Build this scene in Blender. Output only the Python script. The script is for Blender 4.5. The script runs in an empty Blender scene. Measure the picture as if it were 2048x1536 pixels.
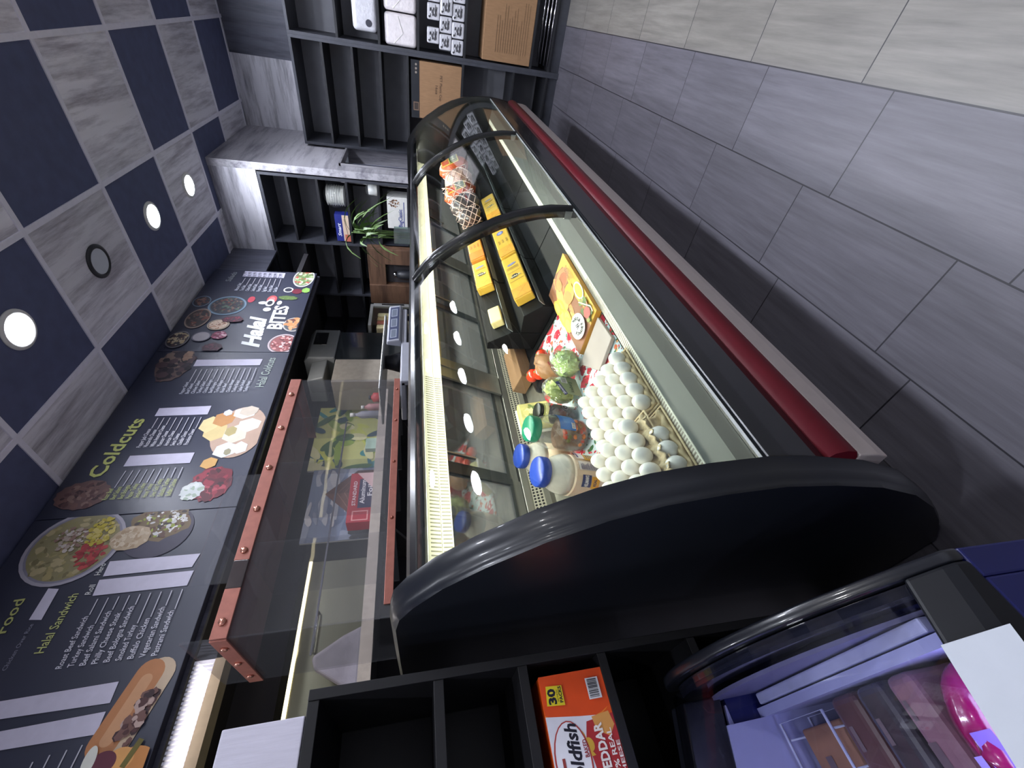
import bpy, bmesh, math, random
from mathutils import Vector, Matrix, Euler
R = math.radians
SC = bpy.context.scene
COL = SC.collection
rnd = random.Random(7)

# ---------------------------------------------------------------- camera
CAMROWS = ((0.14169316, -0.17250119, -0.97476478),
           (-0.73994176, -0.67257323, 0.0114643),
           (-0.65757831, 0.71964476, -0.22293987))
FPX = 830.9
CAM = Vector((0, 0, 1.38))
cd = bpy.data.cameras.new('camera'); cam = bpy.data.objects.new('camera', cd); COL.objects.link(cam)
cd.sensor_width = 36; cd.lens = FPX / 2048 * 36; cd.clip_start = 0.02; cd.clip_end = 50
r0, r1, r2 = (Vector(r) for r in CAMROWS)
cam.matrix_world = Matrix((( r0.x, -r1.x, -r2.x, CAM.x), (r0.y, -r1.y, -r2.y, CAM.y), (r0.z, -r1.z, -r2.z, CAM.z), (0, 0, 0, 1)))
SC.camera = cam
SC.view_settings.view_transform = 'Standard'; SC.view_settings.look = 'None'
SC.view_settings.exposure = EXPO = 0.72; SC.view_settings.gamma = 1
SC.view_settings.use_curve_mapping = False
w = bpy.data.worlds.new('world'); SC.world = w; w.use_nodes = True
w.node_tree.nodes['Background'].inputs[0].default_value = (0.30, 0.33, 0.42, 1)
w.node_tree.nodes['Background'].inputs[1].default_value = 0.15
SC.cycles.max_bounces = 8; SC.cycles.transparent_max_bounces = 24
SC.cycles.sample_clamp_indirect = 6

def area(name, loc, sx, sy, power, color=(1, 1, 1), rot=(0, 0, 0)):
    l = bpy.data.lights.new(name, 'AREA'); l.shape = 'RECTANGLE'; l.size = sx; l.size_y = sy
    l.energy = power; l.color = color
    o = bpy.data.objects.new(name, l); COL.objects.link(o); o.location = loc; o.rotation_euler = rot
    return o
LEDW = 17
# tube inside the deli case, under the front edge of its top, and the stock-side lamp
area('case_lamp', (-0.99, 2.29, 1.352), 0.03, 3.7, 15.5, (1.0, 0.96, 0.86), (0, R(8), 0))
area('service_lamp', (-2.25, 1.6, 2.36), 0.12, 2.6, 5.5, (1.0, 0.93, 0.88))

def at(px, py, ax, val):
    """the point of a real plane (x, y or z = val) seen at photo position px, py"""
    d = Vector([r0[i] * (px - 1024) + r1[i] * (py - 768) + r2[i] * FPX for i in range(3)])
    i = 'xyz'.index(ax); e = Vector((0, 0, 1.38)); t = (val - e[i]) / d[i]
    return e + t * d

# ---------------------------------------------------------------- materials
def s2l(c):
    return tuple(((x / 255) / 12.92 if x / 255 <= 0.04045 else ((x / 255 + 0.055) / 1.055) ** 2.4) for x in c)
MATS = {}
def mat(name, color, rough=0.5, metal=0.0, var=0.12, scale=30.0, bump=0.0, trans=0, emis=None, estr=0, coat=0, spec=0.5, stretch=(1, 1, 1), attr=False, sss=0):
    if name in MATS: return MATS[name]
    m = bpy.data.materials.new(name); m.use_nodes = True; MATS[name] = m
    nt = m.node_tree; b = nt.nodes['Principled BSDF']
    tc = nt.nodes.new('ShaderNodeTexCoord'); mp = nt.nodes.new('ShaderNodeMapping'); mp.inputs['Scale'].default_value = stretch
    nt.links.new(tc.outputs['Object'], mp.inputs[0])
    nz = nt.nodes.new('ShaderNodeTexNoise'); nz.inputs['Scale'].default_value = scale; nz.inputs['Detail'].default_value = 4
    nt.links.new(mp.outputs[0], nz.inputs['Vector'])
    mx = nt.nodes.new('ShaderNodeMix'); mx.data_type = 'RGBA'; mx.blend_type = 'MULTIPLY'; mx.inputs[0].default_value = 1
    mr = nt.nodes.new('ShaderNodeMapRange'); mr.inputs[1].default_value = 0.25; mr.inputs[2].default_value = 0.75
    mr.inputs[3].default_value = 1 - var; mr.inputs[4].default_value = 1 + var
    nt.links.new(nz.outputs[0], mr.inputs[0])
    if attr:
        at_ = nt.nodes.new('ShaderNodeVertexColor'); at_.layer_name = 'Col'; nt.links.new(at_.outputs[0], mx.inputs[6])
    else:
        mx.inputs[6].default_value = (*s2l(color), 1)
    nt.links.new(mr.outputs[0], mx.inputs[7]); nt.links.new(mx.outputs[2], b.inputs['Base Color'])
    b.inputs['Roughness'].default_value = rough; b.inputs['Metallic'].default_value = metal
    b.inputs['Specular IOR Level'].default_value = spec
    if coat: b.inputs['Coat Weight'].default_value = coat; b.inputs['Coat Roughness'].default_value = 0.05
    if sss: b.inputs['Subsurface Weight'].default_value = sss; b.inputs['Subsurface Radius'].default_value = (.02, .015, .01)
    if bump:
        bp = nt.nodes.new('ShaderNodeBump'); bp.inputs['Strength'].default_value = bump; bp.inputs['Distance'].default_value = 0.01
        nt.links.new(nz.outputs[0], bp.inputs['Height']); nt.links.new(bp.outputs[0], b.inputs['Normal'])
    if emis is not None:
        b.inputs['Emission Color'].default_value = (*s2l(emis), 1); b.inputs['Emission Strength'].default_value = estr
    return m

def glass(name, tint=(0.95, 0.98, 0.96), rough=0.01, ior=1.45, bump=0.0, bscale=6.0, gain=1.0, haze=0.0):
    if name in MATS: return MATS[name]
    m = bpy.data.materials.new(name); m.use_nodes = True; MATS[name] = m
    nt = m.node_tree; nt.nodes.clear()
    out = nt.nodes.new('ShaderNodeOutputMaterial'); mx = nt.nodes.new('ShaderNodeMixShader')
    tr = nt.nodes.new('ShaderNodeBsdfTransparent'); tr.inputs[0].default_value = (*tint, 1)
    gl = nt.nodes.new('ShaderNodeBsdfGlossy'); gl.inputs['Roughness'].default_value = rough
    f0 = ((ior - 1) / (ior + 1)) ** 2 * gain
    fr = nt.nodes.new('ShaderNodeLayerWeight'); fr.inputs[0].default_value = 0.5
    pw = nt.nodes.new('ShaderNodeMath'); pw.operation = 'POWER'; pw.inputs[1].default_value = 5
    mu = nt.nodes.new('ShaderNodeMath'); mu.operation = 'MULTIPLY_ADD'; mu.inputs[1].default_value = (1 - f0) * .8; mu.inputs[2].default_value = f0; mu.use_clamp = True
    tc = nt.nodes.new('ShaderNodeTexCoord'); nz = nt.nodes.new('ShaderNodeTexNoise'); nz.inputs['Scale'].default_value = bscale
    nt.links.new(tc.outputs['Object'], nz.inputs['Vector'])
    if bump:
        bp = nt.nodes.new('ShaderNodeBump'); bp.inputs['Strength'].default_value = bump; bp.inputs['Distance'].default_value = 0.05
        nt.links.new(nz.outputs[0], bp.inputs['Height']); nt.links.new(bp.outputs[0], gl.inputs['Normal'])
    nt.links.new(fr.outputs['Facing'], pw.inputs[0]); nt.links.new(pw.outputs[0], mu.inputs[0]); nt.links.new(mu.outputs[0], mx.inputs[0])
    nt.links.new(tr.outputs[0], mx.inputs[1]); nt.links.new(gl.outputs[0], mx.inputs[2])
    last = mx
    if haze:
        df = nt.nodes.new('ShaderNodeBsdfDiffuse'); df.inputs[0].default_value = (0.7, 0.72, 0.75, 1)
        m2 = nt.nodes.new('ShaderNodeMixShader'); m2.inputs[0].default_value = haze
        nt.links.new(mx.outputs[0], m2.inputs[1]); nt.links.new(df.outputs[0], m2.inputs[2]); last = m2
    nt.links.new(last.outputs[0], out.inputs[0])
    return m

def wood(name, c1, c2, axis, rough=0.5, f=9.0):
    """long grained boards; axis = index of the grain direction"""
    if name in MATS: return MATS[name]
    m = bpy.data.materials.new(name); m.use_nodes = True; MATS[name] = m
    nt = m.node_tree; b = nt.nodes['Principled BSDF']; N = nt.nodes.new; L = nt.links.new
    tc = N('ShaderNodeTexCoord'); mp = N('ShaderNodeMapping'); s = [f, f, f]; s[axis] = f * .1; mp.inputs['Scale'].default_value = s
    L(tc.outputs['Object'], mp.inputs[0])
    n1 = N('ShaderNodeTexNoise'); n1.inputs['Scale'].default_value = 2.2; n1.inputs['Detail'].default_value = 8; n1.inputs['Roughness'].default_value = 0.7
    n2 = N('ShaderNodeTexNoise'); n2.inputs['Scale'].default_value = 0.9; n2.inputs['Detail'].default_value = 3
    L(mp.outputs[0], n1.inputs['Vector']); L(mp.outputs[0], n2.inputs['Vector'])
    r = N('ShaderNodeValToRGB'); r.color_ramp.elements[0].position = 0.33; r.color_ramp.elements[1].position = 0.55
    r.color_ramp.elements[0].color = (*s2l(c2), 1); r.color_ramp.elements[1].color = (*s2l(c1), 1)
    L(n1.outputs[0], r.inputs[0])
    mx = N('ShaderNodeMix'); mx.data_type = 'RGBA'; mx.blend_type = 'MULTIPLY'; mx.inputs[0].default_value = 1
    mr = N('ShaderNodeMapRange'); mr.inputs[1].default_value = .3; mr.inputs[2].default_value = .7; mr.inputs[3].default_value = .82; mr.inputs[4].default_value = 1.12
    L(n2.outputs[0], mr.inputs[0]); L(r.outputs[0], mx.inputs[6]); L(mr.outputs[0], mx.inputs[7]); L(mx.outputs[2], b.inputs['Base Color'])
    b.inputs['Roughness'].default_value = rough
    return m

# ---------------------------------------------------------------- mesh builder
class G:
    def __init__(s): s.v = []; s.f = []; s.m = []; s.sm = []; s.c = []
    def add(s, vs, fs, mi=0, smooth=False, col=None):
        o = len(s.v); s.v += [tuple(v) for v in vs]
        for f in fs: s.f.append([i + o for i in f]); s.m.append(mi); s.sm.append(smooth); s.c.append(col)
        return s
    def box(s, x0, x1, y0, y1, z0, z1, mi=0, col=None):
        v = [(x0, y0, z0), (x1, y0, z0), (x1, y1, z0), (x0, y1, z0), (x0, y0, z1), (x1, y0, z1), (x1, y1, z1), (x0, y1, z1)]
        return s.add(v, [(0, 3, 2, 1), (4, 5, 6, 7), (0, 1, 5, 4), (1, 2, 6, 5), (2, 3, 7, 6), (3, 0, 4, 7)], mi, False, col)
    def prism(s, poly, ax, a0, a1, mi=0, smooth=False, caps=True, col=None):
        """poly in the two other axes (in xyz order), extruded along ax"""
        n = len(poly)
        def P(p, a):
            if ax == 'x': return (a, p[0], p[1])
            if ax == 'y': return (p[0], a, p[1])
            return (p[0], p[1], a)
        v = [P(p, a0) for p in poly] + [P(p, a1) for p in poly]
        s.add(v, [(i, (i + 1) % n, n + (i + 1) % n, n + i) for i in range(n)], mi, smooth, col)
        if caps: s.add(v, [list(range(n))[::-1], [n + i for i in range(n)]], mi, False, col)
        return s
    def lathe(s, prof, c=(0, 0, 0), n=32, mi=0, smooth=True, rib=0, col=None, ax='z', sx=1, sy=1):
        vs = []
        for (r, z) in prof:
            for k in range(n):
                a = 2 * math.pi * k / n; rr = r * (1 + rib * (k % 2))
                p = (rr * math.cos(a) * sx, rr * math.sin(a) * sy, z)
                if ax == 'x': p = (z, p[0], p[1])
                if ax == 'y': p = (p[0], z, p[1])
                vs.append((p[0] + c[0], p[1] + c[1], p[2] + c[2]))
        fs = []
        for j in range(len(prof) - 1):
            for k in range(n):
                fs.append((j * n + k, j * n + (k + 1) % n, (j + 1) * n + (k + 1) % n, (j + 1) * n + k))
        s.add(vs, fs, mi, smooth, col)
        if prof[0][0] > 1e-5: s.add(vs, [list(range(n))[::-1]], mi, False, col)
        if prof[-1][0] > 1e-5: s.add(vs, [[(len(prof) - 1) * n + k for k in range(n)]], mi, False, col)
        return s
    def tube(s, pts, r, n=8, mi=0, smooth=True, col=None):
        pts = [Vector(p) for p in pts]; rs = r if isinstance(r, (list, tuple)) else [r] * len(pts); vs = []
        for i, p in enumerate(pts):
            d = (pts[min(i + 1, len(pts) - 1)] - pts[max(i - 1, 0)]).normalized()
            a = d.cross(Vector((0, 0, 1)) if abs(d.z) < .9 else Vector((1, 0, 0))).normalized(); b = d.cross(a)
            for k in range(n):
                t = 2 * math.pi * k / n; vs.append(p + rs[i] * (math.cos(t) * a + math.sin(t) * b))
        fs = [(j * n + k, j * n + (k + 1) % n, (j + 1) * n + (k + 1) % n, (j + 1) * n + k) for j in range(len(pts) - 1) for k in range(n)]
        fs += [list(range(n))[::-1], [(len(pts) - 1) * n + k for k in range(n)]]
        return s.add(vs, fs, mi, smooth, col)
    def ell(s, c, r, n=20, m=12, mi=0, noise=0.0, col=None, seed=0, egg=0.0, flat=0.0):
        rg = random.Random(seed); vs = []; ph = [rg.uniform(0, 6.28) for _ in range(4)]
        for j in range(m + 1):
            t = math.pi * j / m
            for k in range(n):
                a = 2 * math.pi * k / n
                q = 1 + noise * (math.sin(3 * a + ph[0]) * math.sin(2 * t + ph[1]) + .6 * math.sin(7 * a + ph[2]) * math.sin(5 * t + ph[3]))
                z = -math.cos(t); w_ = math.sin(t) * (1 - egg * z)
                vs.append((c[0] + r[0] * w_ * math.cos(a) * q, c[1] + r[1] * w_ * math.sin(a) * q, c[2] + r[2] * z * q))
        fs = [(j * n + k, j * n + (k + 1) % n, (j + 1) * n + (k + 1) % n, (j + 1) * n + k) for j in range(m) for k in range(n)]
        return s.add(vs, fs, mi, True, col)
    def build(s, name, mats, parent=None, bevel=0, loc=None, seg=2, sub=0):
        me = bpy.data.meshes.new(name); me.from_pydata(s.v, [], s.f)
        if not isinstance(mats, (list, tuple)): mats = [mats]
        for m in mats: me.materials.append(m)
        me.polygons.foreach_set('material_index', s.m); me.polygons.foreach_set('use_smooth', s.sm)
        if any(c is not None for c in s.c):
            ca = me.color_attributes.new('Col', 'FLOAT_COLOR', 'CORNER')
            for p, c in zip(me.polygons, s.c):
                cc = (*s2l(c if c is not None else (200, 200, 200)), 1)
                for li in p.loop_indices: ca.data[li].color = cc
        me.validate(); me.update()
        bm = bmesh.new(); bm.from_mesh(me); bmesh.ops.remove_doubles(bm, verts=bm.verts, dist=1e-6)
        bm.to_mesh(me); bm.free()
        o = bpy.data.objects.new(name, me); COL.objects.link(o)
        if parent is not None: o.parent = parent
        if loc is not None: o.location = loc
        if bevel:
            b = o.modifiers.new('Bevel', 'BEVEL'); b.width = bevel; b.segments = seg; b.limit_method = 'ANGLE'; b.angle_limit = R(40)
            b.harden_normals = False
        if sub:
            b = o.modifiers.new('Sub', 'SUBSURF'); b.levels = sub; b.render_levels = sub
        return o

def tag(o, label, cat=None, group=None, kind=None):
    if label: o['label'] = label
    if cat: o['category'] = cat
    if group: o['group'] = group
    if kind: o['kind'] = kind
    return o
def struct(o): o['kind'] = 'structure'; return o
def thing(name, label, cat, loc=(0, 0, 0), rz=0, group=None):
    o = bpy.data.objects.new(name, None); COL.objects.link(o); o.empty_display_size = .05
    o.location = loc; o.rotation_euler = (0, 0, rz)
    return tag(o, label, cat, group)
def dup(o, parent=None):
    c = o.copy(); COL.objects.link(c)
    if parent is not None: c.parent = parent
    for ch in list(o.children): dup(ch, c)
    return c
def frame(o, loc, m3):
    o.matrix_world = Matrix.Translation(loc) @ m3.to_4x4(); return o

def textmesh(body, size=1.0, bold=0.0, shear=0.0, spacing=1.0):
    c = bpy.data.curves.new('txt', 'FONT'); c.body = body; c.size = size; c.offset = bold; c.shear = shear
    c.space_character = spacing; c.resolution_u = 2; c.fill_mode = 'FRONT'
    o = bpy.data.objects.new('txt', c); COL.objects.link(o)
    bpy.context.view_layer.update()
    me = bpy.data.meshes.new_from_object(o.evaluated_get(bpy.context.evaluated_depsgraph_get()))
    bpy.data.objects.remove(o); bpy.data.curves.remove(c)
    return me
PRINT = mat('printed_ink', (0, 0, 0), 0.55, var=0.05, attr=True)
PRINTG = mat('printed_gloss', (0, 0, 0), 0.3, var=0.05, attr=True, coat=.2)

class Print:
    """flat printing on a real surface: polygons and lettering, layer over layer"""
    def __init__(s, o, ux, uy): s.o = Vector(o); s.x = Vector(ux).normalized(); s.y = Vector(uy).normalized(); s.n = s.x.cross(s.y).normalized(); s.g = G(); s.h = 0.0008
    def P(s, u, v, h=None): return s.o + s.x * u + s.y * v + s.n * (s.h if h is None else h)
    clip = None
    def poly(s, pts, col, step=0.00012):
        s.h += step
        if s.clip:
            for ax, lim, sg in ((0, s.clip[0], 1), (0, s.clip[1], -1), (1, s.clip[2], 1), (1, s.clip[3], -1)):
                out = []
                for i in range(len(pts)):
                    a, b = pts[i - 1], pts[i]; da, db = (a[ax] - lim) * sg, (b[ax] - lim) * sg
                    if (da >= 0) != (db >= 0):
                        t = da / (da - db); out.append((a[0] + (b[0] - a[0]) * t, a[1] + (b[1] - a[1]) * t))
                    if db >= 0: out.append(b)
                pts = out
                if len(pts) < 3: return s
        s.g.add([s.P(*p) for p in pts], [list(range(len(pts)))], 0, False, col); return s
    def rect(s, u0, v0, u1, v1, col): return s.poly([(u0, v0), (u1, v0), (u1, v1), (u0, v1)], col)
    def disc(s, u, v, r, col, ry=None, n=24, rot=0, jag=0, a0=0, a1=2 * math.pi, step=0.00012):
        ry = ry or r; pts = []
        for k in range(n):
            a = a0 + (a1 - a0) * k / (n if a1 - a0 > 6.28 else n - 1); q = 1 + (rnd.uniform(-jag, jag) if jag else 0)
            x, y = r * math.cos(a) * q, ry * math.sin(a) * q
            pts.append((u + x * math.cos(rot) - y * math.sin(rot), v + x * math.sin(rot) + y * math.cos(rot)))
        return s.poly(pts, col, step)
    def food(s, u, v, r, ry, cols, n=60, sz=.12, rot=0):
        s.h += .0002
        for k in range(n):
            a = rnd.uniform(0, 6.28); q = math.sqrt(rnd.random())
            x, y = r * q * math.cos(a), ry * q * math.sin(a)
            rr = sz * r * rnd.uniform(.5, 1.3)
            s.disc(u + x * math.cos(rot) - y * math.sin(rot), v + x * math.sin(rot) + y * math.cos(rot), rr, rnd.choice(cols), rr * rnd.uniform(.4, 1), 7, rnd.uniform(0, 3), .25, step=0.000006)
        s.h += .0002
        return s
    def text(s, body, u, v, width, height, col, bold=0.0, shear=0.0, ang=0.0):
        me = textmesh(body, 1.0, bold, shear)
        if not me.vertices: return s
        xs = [q.co.x for q in me.vertices]; x0, x1 = min(xs), max(xs)
        sx = width / max(x1 - x0, 1e-6); sy = height / 0.7
        ca, sa = math.cos(ang), math.sin(ang); s.h += .0003; vs = []
        for q in me.vertices:
            a, b = (q.co.x - x0) * sx, q.co.y * sy
            vs.append(s.P(u + a * ca - b * sa, v + a * sa + b * ca))
        s.g.add(vs, [list(p.vertices) for p in me.polygons], 0, False, col)
        bpy.data.meshes.remove(me); return s
    def line(s, u0, v0, u1, v1, wd, col):
        d = Vector((u1 - u0, v1 - v0)).normalized() * wd / 2
        return s.poly([(u0 + d.y, v0 - d.x), (u1 + d.y, v1 - d.x), (u1 - d.y, v1 + d.x), (u0 - d.y, v0 + d.x)], col)
    def bars(s, u, v, wd, ht, nb=16):
        s.rect(u, v, u + wd, v + ht, (225, 225, 228)); x = u + wd * .08
        while x < u + wd * .9:
            b = wd * rnd.choice((.015, .03, .045)); s.rect(x, v + ht * .15, x + b, v + ht * .9, (40, 40, 50)); x += b + wd * rnd.choice((.02, .035))
        return s
    def build(s, name, parent=None, m=None): return s.g.build(name, m or PRINT, parent)

BLACK = mat('black_enamel', (15, 16, 19), 0.28, var=.05, coat=.3)
BLACKM = mat('black_laminate', (22, 22, 26), 0.55, var=.15, scale=60)
DKGREY = mat('dark_plastic', (40, 42, 47), 0.35, var=.06)
STEEL = mat('brushed_steel', (150, 150, 145), 0.34, 0.85, var=.12, scale=40, stretch=(1, .05, 1))
GREYP = mat('grey_plastic', (150, 152, 152), .45, var=.05)
WHITE = mat('white_plastic', (225, 225, 220), .4, var=.04)
CHROME = mat('polished_chrome', (200, 200, 205), .15, 1.0, var=.04)
CARD = mat('cardboard', (150, 116, 84), .8, var=.1, scale=80, stretch=(1, 1, .2))
COPPER = mat('copper_strip', (168, 106, 92), .45, .3, var=.12, scale=50)
# ================================================================ SETTING
ZC = 3.08; XB = -2.03
# floor
def floor_mat():
    m = bpy.data.materials.new('floor_tiles'); m.use_nodes = True; nt = m.node_tree; b = nt.nodes['Principled BSDF']; N = nt.nodes.new; L = nt.links.new
    tc = N('ShaderNodeTexCoord'); sp = N('ShaderNodeSeparateXYZ'); L(tc.outputs['Object'], sp.inputs[0])
    def M(op, a, b_=None, c=None, clamp=False):
        n = N('ShaderNodeMath'); n.operation = op; n.use_clamp = clamp
        for i, q in enumerate((a, b_, c)):
            if q is None: continue
            if isinstance(q, (int, float)): n.inputs[i].default_value = q
            else: L(q, n.inputs[i])
        return n.outputs[0]
    u = M('DIVIDE', M('ADD', sp.outputs[0], 0.005), 0.3036)
    row = M('FLOOR', u); fu = M('FRACT', u)
    par = M('FLOORED_MODULO', row, 2.0)
    off = M('MULTIPLY_ADD', par, -0.128, 0.20)
    v = M('DIVIDE', M('SUBTRACT', sp.outputs[1], off), 0.597)
    cy = M('FLOOR', v); fv = M('FRACT', v)
    du = M('MULTIPLY', M('MINIMUM', fu, M('SUBTRACT', 1.0, fu)), 0.3036)
    dv = M('MULTIPLY', M('MINIMUM', fv, M('SUBTRACT', 1.0, fv)), 0.597)
    d = M('MINIMUM', du, dv)
    grout = M('LESS_THAN', d, 0.0023)
    cb = N('ShaderNodeCombineXYZ'); L(row, cb.inputs[0]); L(cy, cb.inputs[1])
    wn = N('ShaderNodeTexWhiteNoise'); L(cb.outputs[0], wn.inputs[0])
    mp = N('ShaderNodeMapping'); mp.inputs['Scale'].default_value = (26, 1.6, 1); L(tc.outputs['Object'], mp.inputs[0])
    ad = N('ShaderNodeVectorMath'); ad.operation = 'MULTIPLY_ADD'; L(wn.outputs[1], ad.inputs[0]); ad.inputs[1].default_value = (9, 9, 9); L(mp.outputs[0], ad.inputs[2])
    nz = N('ShaderNodeTexNoise'); nz.inputs['Scale'].default_value = 1.6; nz.inputs['Detail'].default_value = 7; nz.inputs['Roughness'].default_value = .65; L(ad.outputs[0], nz.inputs['Vector'])
    lt = M('GREATER_THAN', sp.outputs[0], -0.005)
    base = N('ShaderNodeMix'); base.data_type = 'RGBA'; L(lt, base.inputs[0]); base.inputs[6].default_value = (*s2l((92, 90, 98)), 1); base.inputs[7].default_value = (*s2l((114, 111, 107)), 1)
    k = M('MULTIPLY_ADD', nz.outputs[0], 1.25, 0.38); k2 = M('MULTIPLY', k, M('MULTIPLY_ADD', wn.outputs[0], 0.12, 0.94))
    mu = N('ShaderNodeMix'); mu.data_type = 'RGBA'; mu.blend_type = 'MULTIPLY'; mu.inputs[0].default_value = 1; L(base.outputs[2], mu.inputs[6]); L(k2, mu.inputs[7])
    g = N('ShaderNodeMix'); g.data_type = 'RGBA'; L(grout, g.inputs[0]); L(mu.outputs[2], g.inputs[6]); g.inputs[7].default_value = (*s2l((34, 33, 40)), 1)
    L(g.outputs[2], b.inputs['Base Color']); b.inputs['Roughness'].default_value = .42
    bp = N('ShaderNodeBump'); bp.inputs['Strength'].default_value = .25; bp.inputs['Distance'].default_value = .002
    L(M('SUBTRACT', nz.outputs[0], grout), bp.inputs['Height']); L(bp.outputs[0], b.inputs['Normal'])
    return m
struct(G().box(-3.2, 2.8, -2.8, 5.6, -.1, 0).build('floor', floor_mat()))
# walls
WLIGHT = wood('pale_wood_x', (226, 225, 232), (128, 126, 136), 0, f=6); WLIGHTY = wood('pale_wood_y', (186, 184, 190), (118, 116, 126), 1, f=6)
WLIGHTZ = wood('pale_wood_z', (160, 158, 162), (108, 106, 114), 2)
WDARK = wood('dark_wood_z', (92, 94, 108), (66, 68, 80), 2); WDARKX = wood('dark_wood_x', (84, 86, 100), (58, 60, 74), 0)
PAINT = mat('dark_wall_paint', (58, 56, 60), .8, var=.1, scale=4)
PAINT2 = mat('customer_wall_paint', (222, 222, 228), .8, var=.1, scale=4)
g = G().box(-.64, 2.8, 5.42, 5.52, 0, ZC, 1).box(-1.24, -.64, 5.42, 5.52, 0, ZC, 0)
struct(g.build('wall_far', [WLIGHT, WDARK]))
g = G().box(-1.30, -1.24, 4.2, 5.42, 2.05, ZC, 0).box(-1.30, -1.24, 4.2, 4.33, 0, 2.05).box(-1.30, -1.24, 5.0, 5.42, 0, 2.05).box(-1.30, -1.24, 4.33, 5.0, 0, 1.05)
struct(g.build('wall_side', WLIGHTY))
g = G().box(-1.292, -1.22, 4.33, 4.345, 1.05, 2.05).box(-1.292, -1.22, 4.985, 5.0, 1.05, 2.05).box(-1.292, -1.22, 4.33, 5.0, 2.035, 2.05).box(-1.4, -1.385, 4.33, 5.0, 1.05, 2.05, 1).box(-1.4, -1.292, 4.33, 4.345, 1.05, 2.05).box(-1.4, -1.292, 4.985, 5.0, 1.05, 2.05)
struct(g.build('window_1', [WLIGHTZ, mat('niche_back', (214, 214, 228), .6, var=.05)]))
struct(G().box(XB, -1.30, 4.2, 4.28, 2.72, ZC, 0).box(-3.1, XB, 4.2, 4.28, 2.72, ZC, 1).box(-3.1, -1.30, 4.58, 4.66, 0, 2.8, 1).build('wall_near_shelf', [WLIGHT, WDARKX]))
struct(G().box(XB - .02, XB, -2.8, 3.72, 2.24, ZC).box(XB - .02, XB, 3.72, 4.2, 2.70, ZC).build('wall_soffit', WDARK))
struct(G().box(-3.1, XB - .02, -2.8, 4.2, 2.42, 2.46).build('ceiling_low', PAINT))
struct(G().box(-3.2, -3.1, -2.8, 5.6, 0, ZC).build('wall_back', PAINT))
struct(G().box(2.8, 2.9, -2.8, 5.6, 0, ZC).build('wall_right', PAINT2))
struct(G().box(-3.2, 2.9, -2.9, -2.8, 0, ZC).build('wall_rear', PAINT2))
# ceiling tiles (checker of navy and pale wood) and the grid
GX0, GY0, GP = -1.024, 1.51, .645
gt = G()
for i in range(-4, 7):
    for j in range(-8, 8):
        x0 = GX0 + i * GP; y0 = GY0 + j * GP
        dark = (i + (j - 1)) % 2 == 0
        x0c, x1c, y0c, y1c = max(x0, XB), min(x0 + GP, 2.8), max(y0, -2.8), min(y0 + GP, 5.42)
        if x1c <= x0c or y1c <= y0c: continue
        gt.box(x0c, x1c, y0c, y1c, ZC, ZC + .02, 1 if dark else 0)
CT_L = wood('ceiling_pale_tile', (236, 234, 242), (166, 161, 172), 1, f=6.5); CT_D = mat('ceiling_navy_tile', (86, 92, 124), .75, var=.12, scale=14)
struct(gt.build('ceiling', [CT_L, CT_D]))
gg = G()
for i in range(-1, 7):
    x = GX0 + i * GP
    if XB + .03 < x < 2.8: gg.box(x - .013, x + .013, -2.8, 5.42, ZC - .006, ZC + .001)
for j in range(-6, 8):
    y = GY0 + j * GP
    if -2.8 < y < 5.42: gg.box(XB, 2.8, y - .013, y + .013, ZC - .0055, ZC + .0005)
struct(gg.build('trim_1', mat('ceiling_grid', (236, 234, 246), .55, var=.05)))
# roof slab over the tiles
struct(G().box(-3.2, 2.9, -2.9, 5.6, ZC + .03, ZC + .12).build('ceiling_slab', PAINT))

# ceiling downlights
LED = mat('led_diffuser', (255, 255, 255), .5, emis=(235, 240, 255), estr=60)
LEDOFF = mat('unlit_diffuser', (205, 210, 220), .4, var=.02)
def downlight(y, on, label, x=-1.325, grp='recessed downlights over the counter', pw=1.5, col=(.86, .90, 1), sc=1.0):
    t = thing('ceiling_downlight', label, 'ceiling light', (x, y, ZC), group=grp)
    t.scale = (sc, sc, 1)
    G().lathe([(0.0001, -.006), (.068, -.007), (.069, -.001)], n=40, smooth=False).build('diffuser', LED if on else LEDOFF, t)
    G().lathe([(.069, -.001), (.069, -.010), (.078, -.012), (.090, -.006), (.091, -.001)], n=40).build('trim_ring', WHITE if on else DKGREY, t)
    if on:
        l = bpy.data.lights.new('led', 'SPOT'); l.energy = LEDW * pw; l.spot_size = R(150); l.spot_blend = .7; l.shadow_soft_size = .06; l.color = col
        o = bpy.data.objects.new('led_beam', l); COL.objects.link(o); o.location = (0, 0, -.03); o.parent = t
downlight(1.84, True, 'lit round ceiling light nearest the big coldcuts menu heading')
downlight(2.49, False, 'unlit round ceiling light with a dark ring on a pale tile')
downlight(3.14, True, 'lit round ceiling light in a navy tile past the unlit one')
downlight(3.76, True, 'lit round ceiling light closest to the pale wood fascia')
downlight(-.9, True, 'lit round ceiling light at the viewer end of the counter row, out of direct view')

for k in range(6): downlight(1.20 + .615 * k, True, 'round ceiling light over the customer aisle, mirrored as a white disc in the case glass', -.06, 'downlights mirrored in the case glass', .8, sc=1.55)
for k in range(5): downlight(-1.6 + 1.45 * k, True, 'round ceiling light over the open floor beyond the aisle, out of direct view', 1.23, 'downlights over the open floor', .8, (1.0, .97, .92))
for k in range(2): downlight(-.45 - 1.3 * k, True, 'round ceiling light behind the viewer, above the freezer', -.06, 'downlights over the freezer', 1.2)
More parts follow.
